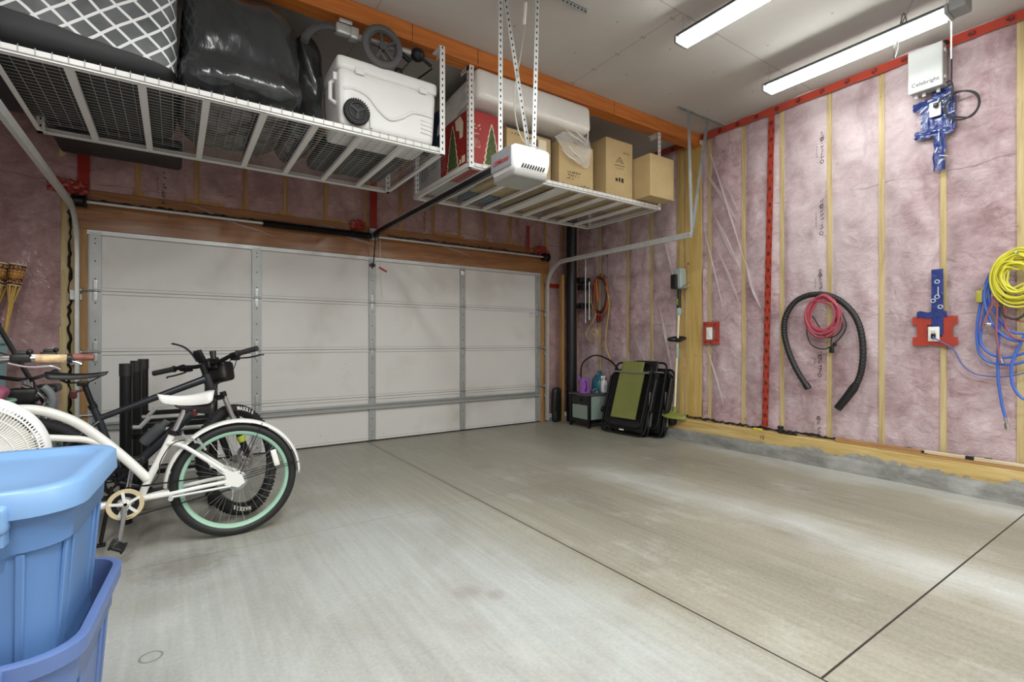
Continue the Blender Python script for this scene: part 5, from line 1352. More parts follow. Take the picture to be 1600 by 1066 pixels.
f.tube(spline([P3((-.115, .39)), P3((-.18, .47)), P3((-.25, .565)), P3((-.36, .632)), P3((-.46, .655)), P3((-.58, .675)), P3((-.735, .71))], 8), .017, 12)
f.tube([P3((-.15, .30)), P3((-.118, .385)), P3((-.004, .635))], .0185, 12)
f.tube(spline([P3((-.60, .46)), P3((-.50, .34)), P3((-.38, .29)), P3((-.27, .283)), P3((-.15, .292)), P3((-.02, .305))], 6), .019, 12)
f.tube([P3((-.74, .70)), P3((-.60, .46))], .019, 12)
f.cyl(P3(BBc, -.04), P3(BBc, .04), .026, n=16)
f.tube([P3((-.765, .855)), P3((-.722, .66))], .023, 14)
for s in (-1, 1):
    f.tube(spline([P3((-.03, .583), s*.012), P3((.04, .565), s*.045), P3((.14, .485), s*.06), P3((.245, .395), s*.062)], 6), .0115, 10)
    f.tube(spline([P3((-.13, .296), s*.02), P3((-.03, .306), s*.045), P3((.12, .325), s*.06), P3((.25, .335), s*.062)], 6), .0115, 10)
    f.prism([P3((.215, .425), s*.064), P3((.255, .405), s*.064), P3((.33, .365), s*.064), P3((.345, .32), s*.064), P3((.31, .295), s*.064), P3((.24, .32), s*.064), P3((.25, .36), s*.064)], (0, .007*s, 0))
obj('frame', f, M_cw, cr)
fk = MB()
for s in (-1, 1): fk.tube(spline([P3((-.725, .66), s*.02), P3((-.74, .60), s*.055), P3((-.79, .45), s*.06), P3(FXA, s*.06)], 6), .013, 10)
fk.tube([P3((-.725, .66), -.055), P3((-.725, .66), .055)], .018, 10)
obj('fork', fk, M_cw, cr)
def fender(c, R, a0, a1, hw=.038):
    m_ = MB(); n = 44; prof = [(-hw, -.012), (-hw*.7, .0), (0, .006), (hw*.7, 0), (hw, -.012)]
    m_.grid(lambda u, v: (lambda k, t_: V((c[0]+math.cos(a0+(a1-a0)*u)*(R+prof[k][1]+(prof[k+1][1]-prof[k][1])*t_), YC+prof[k][0]+(prof[k+1][0]-prof[k][0])*t_, c[1]+math.sin(a0+(a1-a0)*u)*(R+prof[k][1]+(prof[k+1][1]-prof[k][1])*t_))))(min(3, int(v*4)), v*4-min(3, int(v*4))), n, 8)
    return m_
fe = obj('rear_fender', fender(AX, .352, -.02, PI*1.0-.02), M_cw, cr); md = fe.modifiers.new('solid', 'SOLIDIFY'); md.thickness = .002
fe = obj('front_fender', fender(FXA, .352, .3, PI*.9), M_cw, cr); md = fe.modifiers.new('solid', 'SOLIDIFY'); md.thickness = .002
fs = MB()
for s in (-1, 1):
    fs.tube([P3(AX, s*.06), P3((.652, .395), s*.036)], .0022, 5); fs.tube([P3(AX, s*.06), P3((.44, .655), s*.036)], .0022, 5); fs.tube([P3((.305, .345), s*.06), P3((.62, .40), s*.036)], .002, 5)
obj('fender_stay', fs, M_blackm, cr)
obj('seat_clamp', MB().tube([P3((-.008, .625)), P3((.002, .648))], .023, 12).cyl(P3((.03, .635), -.02), P3((.03, .625), .03), .008, n=8), M_blackm, cr)
obj('seat_post', MB().tube([P3((-.005, .63)), P3((.055, .775))], .0135, 12), M_chrome, cr)
def saddle(xn, xr, z, w_n, w_r, t_n, t_r, Y, dip=.012):
    """closed saddle shell from nose xn to rear xr; z is the height of the rear top"""
    loops = []; n = 20; K = 22
    for i in range(K+1):
        u = i/K
        w = w_n + (w_r-w_n)*max(0, (u-.30)/.70)**1.6
        end = min(1, math.sqrt(max(0, 1-(1-min(1, u/.12))**2)) + .02) * min(1, math.sqrt(max(0, 1-(max(0, u-.86)/.14)**2)) + .02)
        w *= end; th = (t_n+(t_r-t_n)*u)*end
        top = z - dip*math.sin(PI*min(1, u/.9)) - .006*(1-u)
        x = xn+(xr-xn)*u
        lp = []
        for k in range(n):
            a = 2*PI*k/n; ca_, sa = math.cos(a), math.sin(a)
            y = w*math.copysign(abs(ca_)**.75, ca_)
            zz = top - th*.5 + th*.5*math.copysign(abs(sa)**.6, sa) - .35*th*abs(ca_)**3
            lp.append(V((x, Y+y, zz)))
        loops.append(lp)
    m_ = MB(); vs = [p for l in loops for p in l]
    fs = [(i*n+k, i*n+(k+1) % n, (i+1)*n+(k+1) % n, (i+1)*n+k) for i in range(K) for k in range(n)] + [tuple(range(n)), tuple(K*n+k for k in range(n))]
    return m_.add(vs, fs)
sd = obj('saddle', saddle(-.078, .195, .864, .024, .104, .040, .066, YC, dip=.018), mat('white_saddle', rgb(226, 226, 222), .28, coat=.5, crough=.1, bump=.2, bscale=14), cr, sharp=70)
bs = saddle(-.01, .200, .816, .026, .098, .02, .085, YC)
obj('saddle_base', bs, M_black, sd, label='black saddle underside', sharp=70)
rl_ = MB()
for s in (-1, 1): rl_.tube([P3((-.03, .80), s*.02), P3((.03, .775), s*.02), P3((.1, .775), s*.02), P3((.16, .80), s*.03)], .0035, 6)
obj('saddle_rails', rl_, M_chrome, sd)
rf = MB(); rf.rbox((.095, YC-.02, .745), (.012, .03, .02), .006, 6); obj('rear_reflector', rf, mat('red_reflector', rgb(74, 22, 24), .3), cr)
M_cream_ = mat('yellowed_chain_guard', rgb(206, 190, 152), .5)
cg = MB(); cg.lathe([(.060, -.048), (.080, -.050), (.082, -.046), (.060, -.044), (.060, -.048)], P3(BBc), (0, 1, 0), 40)
cgo = obj('chain_ring', cg, M_cream_, cr)
ci = MB(); ci.lathe([(.038, -.044), (.062, -.044), (.062, -.040), (.038, -.040), (.038, -.044)], P3(BBc), (0, 1, 0), 40)
obj('inner_ring', ci, M_blackm, cgo)
sp_ = MB()
for k in range(5):
    a = 2*PI*k/5+1.75; sp_.bar(P3(BBc, -.048), P3((BBc[0]+math.cos(a)*.070, BBc[1]+math.sin(a)*.070), -.048), .014, .006, (0, 1, 0))
obj('ring_spider', sp_, M_cw, cgo)
ck = MB(); ck.tube([P3(BBc, -.07), P3((-.222, .20), -.072), P3((-.236, .115), -.076)], [.017, .011, .012], 10)
cko = obj('crank', ck, M_chrome, cr, label='polished crank arm hanging down')
def pedal(m_, c):
    c = V(c); m_.rbox(c, (.045, .042, .012), .006, 6); m_.rbox(c+V((.04, 0, 0)), (.008, .045, .018), .004, 5); m_.rbox(c+V((-.04, 0, 0)), (.008, .045, .018), .004, 5)
    return m_
pm = MB(); pedal(pm, (0, 0, 0)); pm.xf(Matrix.Translation(P3((-.24, .092), -.11)) @ Matrix.Scale(.72, 4) @ Matrix.Rotation(.55, 4, 'Y') @ Matrix.Rotation(.35, 4, 'X'))
obj('pedal', pm, M_black, cko)
ck2 = MB(); ck2.tube([P3(BBc, .07), P3((-.204, .37), .074), P3((-.19, .455), .076)], [.017, .011, .012], 10); c2 = obj('crank', ck2, M_chrome, cr)
pm = MB(); pedal(pm, P3((-.188, .485), .125)); obj('pedal', pm, M_black, c2)
ch = MB()
for s, z0, z1 in ((0, .36, .365), (1, .212, .29)):
    n_ = 52; pts = [P3((-.21+(.30+.21)*i/n_, z0+(z1-z0)*i/n_), -.045) for i in range(n_+1)]
    for i in range(0, n_): ch.bar(pts[i], pts[i]+(pts[i+1]-pts[i])*.72, .006, .009, (0, 1, 0)) if s == 1 else None
ch.tube([P3((-.21, .21), -.045), P3((.30, .285), -.045)], .0022, 4); ch.tube([P3((-.21, .372), -.045), P3((.30, .372), -.045)], .004, 5)
obj('chain', ch, M_blackm, cr)
cg2 = MB(); cg2.lathe([(.012, -.054), (.05, -.054), (.055, -.051), (.05, -.048), (.012, -.048)], (AX[0], YC, AX[1]), (0, 1, 0), 28); obj('rear_cog', cg2, M_gal, cr)
ks = MB(); ks.tube([P3((-.01, .295), -.07), P3((.27, .312), -.085)], .0075, 8); ks.cyl(P3((-.015, .29), -.09), P3((-.015, .29), -.05), .012, n=10)
obj('kickstand', ks, M_galw, cr)
rb = MB(); rb.bar(P3((.04, .628), -.05), P3((.14, .56), -.055), .012, .01); rb.cyl(P3((.04, .63), -.07), P3((.04, .63), .05), .006, n=8); rb.cyl(P3((.10, .585), -.075), P3((.10, .585), -.04), .008, n=8); rb.bar(P3((.11, .60), -.05), P3((.15, .53), -.05), .016, .012)
obj('rim_brake', rb, M_alu, cr)
cbm = MB(); cbm.tube(spline([P3((.05, .60), -.06), P3((-.01, .585), -.08), P3((-.06, .50), -.07), P3((-.07, .42), -.05), P3((-.11, .37), -.05), P3((-.18, .38), -.04)], 7), .0028, 6)
obj('brake_cable', cbm, M_black, cr)
rfm = MB(); rfm.rbox(P3((.515, .43), -.012), (.016, .006, .052), .006, 6, R=Matrix.Rotation(-.25, 3, 'Y')); obj('wheel_reflector', rfm, M_outlet, cr)
hbm = MB(); hbm.tube([P3((-.765, .85)), P3((-.79, .96))], .014, 10)
hbm.tube(spline([P3((-.41, 1.068), -.30), P3((-.52, 1.072), -.305), P3((-.64, 1.075), -.29), P3((-.76, 1.03), -.15), P3((-.79, .96), 0), P3((-.76, 1.03), .15), P3((-.64, 1.068), .29), P3((-.52, 1.062), .305), P3((-.39, 1.058), .30)], 7), .011, 8)
hbo = obj('handlebar', hbm, M_chrome, cr)
M_g1 = mat('cream_orange_grip', rgb(214, 184, 140), .5, var=.5, vscale=26); M_g2 = mat('purple_orange_grip', rgb(156, 98, 84), .5, var=.7, vscale=20)
obj('grip', MB().cyl(P3((-.515, 1.072), -.303), P3((-.405, 1.068), -.30), .019, n=16), M_g1, hbo, label='cream and orange patterned grip')
obj('grip', MB().cyl(P3((-.50, 1.062), .303), P3((-.375, 1.058), .30), .019, n=16), M_g2, hbo, label='purple and orange patterned grip')
obj('bar_plug', MB().cyl(P3((-.408, 1.068), -.30), P3((-.392, 1.068), -.30), .022, n=14), M_black, hbo)
for sg in (-1, 1):
    lv = MB(); c = P3((-.565, 1.072), sg*.30)
    lv.rbox(c, (.035, .022, .02), .012, 7); lv.rbox(c+V((-.0, 0, .022)), (.022, .016, .012), .008, 6); lv.ell(c+V((.03, 0, .03)), .012, .012, .012, 10, 8)
    bo_ = obj('brake_lever', lv, M_black, hbo)
    obj('lever_blade', MB().tube(spline([c+V((-.04, 0, -.02)), c+V((.03, sg*.01, -.038)), c+V((.10, sg*.012, -.036)), c+V((.135, sg*.01, -.052))], 6), .006, 7), M_chrome, bo_)
hcm = MB(); hcm.tube(spline([P3((-.58, 1.075), -.30), P3((-.68, 1.11), -.24), P3((-.74, 1.075), -.10), P3((-.76, .90), -.03)], 6), .003, 6)
obj('bar_cable', hcm, M_black, hbo)

# black mountain bike, facing right, front wheel turned away
YM = 3.76
mb_ = thing('mountain_bicycle', 'black mountain bicycle with front bag and knobbly tires, behind the white cruiser', 'bicycle', (-.17, YM, 0))
M_mtb = mat('dark_blue_black_frame', rgb(30, 34, 40), .3, coat=.3)
M_knob = mat('knobbly_tire', rgb(30, 30, 31), .8)
Q = lambda x, z, dy=0: V((x, YM+dy, z))
bike_wheel(mb_, 'rear_wheel', Ty(-.70, YM, .365), .365, .031, M_knob, M_blackm, 28, .03, 'black rear wheel', cog=1)
s_ax = V((-.29, 0, .957)).normalized(); P0 = V((.150, YM, 1.0))
MS = Matrix.Translation(P0) @ Matrix.Rotation(math.radians(50), 4, s_ax) @ Matrix.Translation(-P0)
on = lambda z: P0 + s_ax*((z-P0.z)/s_ax.z)
axl = on(.365) + V((.035, 0, 0)); axl.z = .365
bike_wheel(mb_, 'front_wheel', MS @ Matrix.Translation(axl), .365, .031, M_knob, M_blackm, 28, .03, 'black front wheel turned aside', disc=.08)
# sidewall lettering
wd = [o for o in mb_.children if o.name.startswith('front_wheel')][0]
lm = MB()
word = 'MAXXIS'
for half in (0, PI):
    for i, chx in enumerate(word):
        a = PI/2 - (i-2.5)*.085 - .25 + half
        t_ = MB(); r_ = .333
        text_mb(t_, chx, .034, (r_*math.cos(a), -.0305, r_*math.sin(a)), (math.sin(a), 0, -math.cos(a)), (math.cos(a), 0, math.sin(a)), .0006, .0012)
        lm.add(t_.v, t_.f)
lm.xf(MS @ Matrix.Translation(axl)); obj('tire_lettering', lm, M_outlet, wd)
fm = MB()
H1, H2 = on(.935), on(.80)
fm.cyl(H1, H2, .026, .028, 16)
fm.tube([H1 + V((.01, 0, -.025)), Q(-.10, .80), Q(-.365, .695)], [.024, .02, .017], 12)
fm.tube([H2 + V((0, 0, .02)), Q(.10, .70), Q(-.26, .33)], [.026, .03, .026], 12)
fm.tube([Q(-.262, .33), Q(-.36, .68), Q(-.392, .77)], [.019, .019, .018], 12)
fm.cyl(Q(-.265, .32, -.045), Q(-.265, .32, .045), .026, n=16)
for s in (-1, 1):
    fm.tube([Q(-.362, .68, s*.012), Q(-.46, .60, s*.05), Q(-.70, .372, s*.068)], .010, 8)
    fm.tube([Q(-.27, .325, s*.02), Q(-.42, .33, s*.05), Q(-.70, .362, s*.068)], .011, 8)
obj('frame', fm, M_mtb, mb_)
obj('seat_post', MB().tube([Q(-.385, .75), Q(-.43, .905)], .0145, 12), M_blackm, mb_)
obj('seat_collar', MB().tube([Q(-.387, .755), Q(-.395, .78)], .022, 12), M_blackm, mb_)
so = obj('saddle', saddle(-.318, -.600, .978, .022, .070, .022, .042, YM), mat('black_saddle', rgb(34, 34, 36), .45), mb_, sharp=70)
rl_ = MB()
for s in (-1, 1): rl_.tube([Q(-.36, .94, s*.018), Q(-.41, .91, s*.02), Q(-.50, .91, s*.022), Q(-.55, .945, s*.03)], .0035, 6)
rl_.rbox(Q(-.435, .905), (.025, .026, .014), .006, 6)
obj('saddle_rails', rl_, M_blackm, so)
obj('tail_light', MB().rbox(Q(-.475, .845, -.01), (.016, .014, .024), .006, 6).cyl(Q(-.46, .86), Q(-.42, .87), .006, n=8), mat('dark_red_lens', rgb(70, 22, 24), .35), mb_)
# front end
fo_ = MB()
fo_.bar(on(.775)+V((0, -.075, 0)), on(.775)+V((0, .075, 0)), .035, .03)
for s in (-1, 1):
    a = on(.775)+V((.005, s*.065, .012)); b = on(.775)+V((.005, s*.065, 0)); e = axl + V((-.01, s*.065, .02))
    fo_.cyl(a + V((-.008, 0, .02)), b, .019, n=12)
    mid = b + (e-b)*.45
    fo_.tube([mid, mid+(e-b)*.1, e], [.026, .023, .019], 12)
fo_.tube([axl+V((0, -.07, 0)), axl+V((0, .07, 0))], .009, 8)
arc = [on(.775) + (axl - on(.775))*.48 + V((.02+.05*math.sin(PI*i/8), .065*math.cos(PI*i/8), .10*math.sin(PI*i/8))) for i in range(9)]
fo_.tube(arc, .010, 8)
fo_.xf(MS); fko = obj('fork', fo_, M_blackm, mb_)
fl = MB()
for s in (-1, 1):
    b = on(.775)+V((.005, s*.065, 0)); e = axl + V((-.01, s*.065, .02)); fl.cyl(b, b+(e-b)*.47, .0155, n=12)
fl.xf(MS); obj('stanchion', fl, M_alu, fko)
lab_ = MB(); b = on(.775)+V((.005, -.065, 0)); e = axl+V((-.01, -.065, .02)); lab_.cyl(b+(e-b)*.68, b+(e-b)*.78, .0245, .0235, 12); lab_.xf(MS); obj('fork_band', lab_, mat('yellow_green_band', rgb(176, 186, 60), .4), fko)
sm_ = MB(); sm_.cyl(H1, on(1.0), .02, n=12); top_ = on(.985) + V((.045, 0, .01)); sm_.tube([on(.975), top_], .02, 10); sm_.rbox(top_, (.026, .028, .026), .008, 6); sm_.xf(MS); obj('stem', sm_, M_blackm, mb_)
C0 = on(.985) + V((.045, 0, .02))
# bar is perpendicular to the steering axis; its slope comes from the turned, raked fork
hm_ = MB(); hp_ = [C0 + V((-.025, -.37, .018)), C0 + V((-.015, -.2, .016)), C0 + V((0, -.09, 0)), C0, C0 + V((0, .09, 0)), C0 + V((-.015, .2, .016)), C0 + V((-.025, .37, .018))]
hm_.tube(spline(hp_, 5), .0135, 10); hm_.xf(MS); ho = obj('handlebar', hm_, M_blackm, mb_)
for s in (-1, 1):
    g = MB(); g.tube([C0+V((-.016, s*.235, .0165)), C0+V((-.025, s*.375, .018))], [.0175, .0175], 12); g.cyl(C0+V((-.0155, s*.228, .0163)), C0+V((-.017, s*.238, .0165)), .022, n=12); g.xf(MS); obj('grip', g, M_rubber, ho)
    l = MB(); c = C0+V((0, s*.185, .014)); l.rbox(c+V((.03, s*-.01, -.012)), (.03, .018, .014), .008, 6); l.tube(spline([c+V((.05, 0, -.012)), c+V((.065, s*.05, -.02)), c+V((.06, s*.12, -.024)), c+V((.045, s*.155, -.026)), c+V((.06, s*.175, -.028))], 5), .0055, 7)
    l.cyl(c+V((.0, -.012, 0)), c+V((.0, .012, 0)), .022, n=12)
    l.tube(spline([c+V((.05, -s*.02, -.01)), c+V((.10, -s*.09, .0)), c+V((.09, -s*.15, -.05)), c+V((.03, -s*.18, -.12))], 6), .003, 6)
    l.xf(MS); obj('brake_lever', l, M_black, ho)
bgm = MB(); bgm.rbox(C0+V((.085, 0, -.055)), (.055, .085, .065), .025, 10); bgm.rbox(C0+V((.03, .0, .0)), (.02, .05, .04), .01, 6); bgm.xf(MS); bo = obj('handlebar_bag', bgm, M_black, mb_)
z_ = MB(); z_.ring(C0+V((.142, 0, -.07)), (1, 0, 0), .03, .003, 14, 5); z_.rbox(C0+V((.143, .02, -.075)), (.003, .02, .006), .002, 4); z_.xf(MS); obj('bag_zip', z_, M_gal, bo)
ph = MB(); ph.rbox(C0+V((.0, .05, .06)), (.012, .026, .045), .006, 6, R=Matrix.Rotation(-.5, 3, 'Y')); ph.cyl(C0+V((.0, -.045, .02)), C0+V((.0, -.045, .075)), .016, .02, n=10); ph.xf(MS); obj('phone_mount', ph, M_black, ho)
mg = MB(); mg.tube(spline([C0+V((-.005, .07, .03)), C0+V((-.03, .085, .09)), C0+V((-.06, .11, .135)), C0+V((-.095, .16, .165))], 6), [.010]*18+[.005], 8, flat=.45); mg.xf(MS); obj('mirror_stalk', mg, M_black, ho)
cb2 = MB()
for s in (-1, 1): cb2.tube(spline([MS @ (C0+V((.02, s*.15, .0))), MS @ (C0+V((.12, s*.12, .02))), MS @ (C0+V((.13, s*.05, -.08))), on(.86)+V((.03, s*.03, 0)), Q(.10, .72, s*.02)], 7), .003, 6)
obj('brake_cable', cb2, M_black, mb_)
cm = MB(); cm.lathe([(.06, -.05), (.082, -.05), (.084, -.047), (.06, -.046), (.06, -.05)], Q(-.265, .32), (0, 1, 0), 32)
for k in range(4):
    a = PI/4+PI/2*k; cm.bar(Q(-.265, .32, -.052), Q(-.265+.07*math.cos(a), .32+.07*math.sin(a), -.05), .014, .006, (0, 1, 0))
obj('chain_ring', cm, M_blackm, mb_)
ck = MB(); ck.tube([Q(-.265, .32, -.075), Q(-.11, .26, -.08)], [.016, .012], 10); c1 = obj('crank', ck, M_blackm, mb_); pm = MB(); pedal(pm, Q(-.095, .255, -.125)); obj('pedal', pm, M_black, c1)
ck = MB(); ck.tube([Q(-.265, .32, .075), Q(-.42, .38, .08)], [.016, .012], 10); c1 = obj('crank', ck, M_blackm, mb_); pm = MB(); pedal(pm, Q(-.435, .385, .125)); obj('pedal', pm, M_black, c1)
ch = MB(); ch.tube([Q(-.265, .402, -.046), Q(-.70, .41, -.04)], .004, 5); ch.tube([Q(-.265, .238, -.046), Q(-.62, .27, -.04)], .004, 5); obj('chain', ch, M_blackm, mb_)
bt = MB(); a, b = Q(-.155, .525), Q(-.035, .65); bt.tube([a, a+(b-a)*.1, a+(b-a)*.72, a+(b-a)*.8, b], [.03, .036, .036, .022, .022], 14)
obj('water_bottle', bt, mat('smoke_bottle', rgb(78, 82, 84), .3), mb_)
kk = MB(); kk.tube([Q(-.30, .30, -.06), Q(-.34, .02, -.17)], .010, 8); kk.rbox(Q(-.342, .008, -.175), (.025, .018, .008), .005, 5); obj('kickstand', kk, M_blackm, mb_)

# black floor rack of posts and rails
rk_ = thing('bike_rack', 'black metal bike rack of three posts and rails standing between bikes and door', 'bike rack', (0, 4.35, 0))
for (x, y) in ((-.25, 3.95), (-.225, 4.47), (-.20, 4.86)):
    p = MB(); p.cyl((x, y, 0), (x, y, .93), .033, n=20); po = obj('post', p, M_blackm, rk_)
    obj('sleeve', MB().cyl((x, y, .93), (x, y, 1.008), .0355, n=20), M_black, po)
for (x, y) in ((.225, 4.07), (.24, 4.86)):
    p = MB(); p.cyl((x, y, 0), (x, y, .90), .030, n=18); obj('post', p, M_blackm, rk_)
for y in (4.10, 4.82):
    for z in (.585, .52, .12): obj('rail', MB().bx(-.24, .235, y-.018, y+.018, z-.018, z+.018), M_blackm, rk_, bevel=.003)
for x in (-.235, .23):
    obj('rail', MB().bx(x-.015, x+.015, 3.93, 4.9, .03, .06), M_blackm, rk_, bevel=.003)
for (x, y) in ((-.18, 3.97), (-.16, 4.48)):
    obj('wheel_hook', MB().tube([(x-.05, y, .60), (x, y-.02, .60), (x+.05, y-.03, .66)], .014, 8), M_galw, rk_)
obj('rail', MB().cyl((-.10, 4.04, .56), (.24, 4.04, .56), .014, n=10), M_galw, rk_, label='bare steel rail')
obj('rail', MB().cyl((-.05, 4.04, .26), (.24, 4.04, .27), .014, n=10), M_galw, rk_, label='bare steel lower rail')

# third bicycle, seen by its bar and fork on the far left
kd = thing('childs_bicycle', 'small bicycle with silver fork and black front light at the far left wall', 'bicycle', (-.82, 4.6, 0))
KX, KY = -.80, 4.42
kb1 = MB(); kb1.tube(spline([(-1.14, KY+.12, .94), (-.98, KY+.04, .93), (-.80, KY, .90), (-.72, KY+.22, .92), (-.70, KY+.32, .93)], 6), .0125, 10)
kho = obj('handlebar', kb1, M_blackm, kd)
obj('grip', MB().cyl((-1.14, KY+.12, .94), (-1.04, KY+.07, .935), .019, n=14), M_rubber, kho); obj('grip', MB().cyl((-.705, KY+.24, .922), (-.70, KY+.34, .932), .019, n=14), M_rubber, kho)
stm = MB(); stm.tube([(KX, KY-.0, .90), (KX+.01, KY+.03, .80)], .022, 12); stm.cyl((KX+.01, KY+.02, .88), (KX+.03, KY+.05, .66), .026, n=14); obj('head_tube', stm, M_alu, kd)
fkm = MB()
for s in (-1, 1): fkm.tube(spline([(KX+.03, KY+.03, .72), (KX+.03+s*.07, KY+.0, .70), (KX+.03+s*.085, KY-.03, .55), (KX+.03+s*.06, KY-.07, .30)], 6), .020, 10)
fkm.tube(spline([(KX+.0, KY-.03, .86), (KX+.06, KY-.06, .83), (KX+.11, KY-.06, .76), (KX+.06, KY-.05, .69)], 6), .013, 8)
obj('fork', fkm, M_chrome, kd)
dk = MB(); dk.rbox((KX+.005, KY-.05, .80), (.07, .05, .05), .02, 8); dk.rbox((KX+.03, KY-.07, .72), (.05, .03, .03), .012, 6); dk.ell((KX+.06, KY-.085, .79), .03, .012, .03, 14, 8); obj('front_light', dk, M_black, kd)
bike_wheel(kd, 'front_wheel', Ty(KX+.03, KY-.07, .28) @ Matrix.Rotation(PI/2, 4, 'Z'), .28, .026, M_knob, M_alu, 20, .026, 'small front wheel')
bike_wheel(kd, 'rear_wheel', Ty(KX+.03, KY+.80, .28) @ Matrix.Rotation(PI/2, 4, 'Z'), .28, .026, M_knob, M_alu, 20, .026, 'small rear wheel')
fmm = MB(); fmm.tube([(KX+.03, KY+.06, .68), (KX+.03, KY+.36, .35)], .02, 10); fmm.tube([(KX+.03, KY+.05, .74), (KX+.03, KY+.45, .62)], .017, 10); fmm.tube([(KX+.03, KY+.36, .33), (KX+.03, KY+.47, .72)], .017, 10)
for s in (-1, 1): fmm.tube([(KX+.03+s*.02, KY+.36, .33), (KX+.03+s*.05, KY+.80, .28)], .010, 8); fmm.tube([(KX+.03+s*.02, KY+.45, .62), (KX+.03+s*.05, KY+.80, .28)], .009, 8)
obj('frame', fmm, mat('teal_frame', rgb(110, 168, 150), .35), kd)
ss = MB(); ss.rbox((KX+.03, KY+.52, .80), (.07, .12, .03), .025, 8); ss.cyl((KX+.03, KY+.47, .70), (KX+.03, KY+.49, .79), .013, n=10); obj('saddle', ss, M_black, kd)
# basket of woven mesh with a pink liner
bk_ = thing('wire_basket', 'mint green mesh basket with a pink cloth behind the white fan', 'basket', (-.93, 4.10, .62))
bm2 = MB()
for i in range(15):
    z = .62+.17*i/14; r = .115+.02*i/14; bm2.ring((-.925, 4.12, z), (0, 0, 1), r, .004, 28, 4)
for i in range(36):
    a = 2*PI*i/36; bm2.tube([(-.925+.115*math.cos(a), 4.12+.115*math.sin(a), .62), (-.925+.135*math.cos(a), 4.12+.135*math.sin(a), .79)], .0035, 4)
bm2.lathe([(.001, .622), (.113, .622)], (-.925, 4.12, 0), (0, 0, 1), 28)
obj('mesh', bm2, mat('mint_mesh', rgb(128, 196, 164), .5), bk_)
obj('rim', MB().ring((-.925, 4.12, .795), (0, 0, 1), .138, .009, 28, 8), mat('mint_rim_band', rgb(150, 206, 178), .5), bk_)
obj('stand', MB().cyl((-.925, 4.12, 0), (-.925, 4.12, .62), .03, n=12).cyl((-.925, 4.12, 0), (-.925, 4.12, .03), .11, n=20), M_gal, bk_)
pkm = MB(); pkm.rbox((-.90, 4.12, .845), (.085, .07, .06), .03, 10, fn=lambda p: p + p.normalized()*.02*noise.noise(p*12), R=Matrix.Rotation(.5, 3, 'Y'))
tag(obj('pink_cloth', pkm, mat('magenta_cloth', rgb(176, 96, 128), .8)), 'folded magenta pink cloth lying in the mint basket at far left', 'cloth')
bn = thing('wheeled_bin', 'pale teal upright bin against the pink wall at the far left', 'bin', (-1.27, 5.05, 0))
bnm = MB(); bnm.rbox((-1.27, 5.02, .60), (.22, .22, .53), .03, 10, fn=lambda p: V((p.x*(1+.16*p.z), p.y*(1+.16*p.z), p.z)))
obj('body', bnm, mat('pale_teal_plastic', rgb(150, 196, 200), .4), bn)
obj('bin_lid', MB().rbox((-1.27, 5.02, 1.15), (.255, .255, .025), .02, 8), mat('pale_teal_lid', rgb(164, 206, 208), .4), bn)
for s in (-1, 1): obj('wheel', MB().cyl((-1.27+s*.20, 5.19, .07), (-1.27+s*.25, 5.19, .07), .07, n=18), M_rubber, bn)
pl = thing('leaning_pole', 'thin black pole leaning diagonally in front of the pale teal bin', 'pole', (-.45, 4.62, 0))
obj('shaft', MB().cyl((-.428, 4.62, .0), (-.96, 4.62, 1.25), .0145, n=10), M_blackm, pl); obj('grip', MB().cyl((-.96, 4.62, 1.25), (-1.02, 4.62, 1.39), .018, n=10), M_rubber, pl); obj('foot', MB().rbox((-.43, 4.62, .012), (.03, .02, .012), .006, 5), M_rubber, pl)
gp = MB(); gp.tube(spline([(-.64, 4.20, .0), (-.64, 4.20, .40), (-.635, 4.20, .70), (-.63, 4.2, .78), (-.645, 4.20, .83), (-.675, 4.2, .865)], 7), .022, 12)
tag(obj('grey_pipe', gp, mat('grey_foam_pipe', rgb(122, 128, 130), .5)), 'bent grey pipe end standing upright behind the white fan', 'pipe')

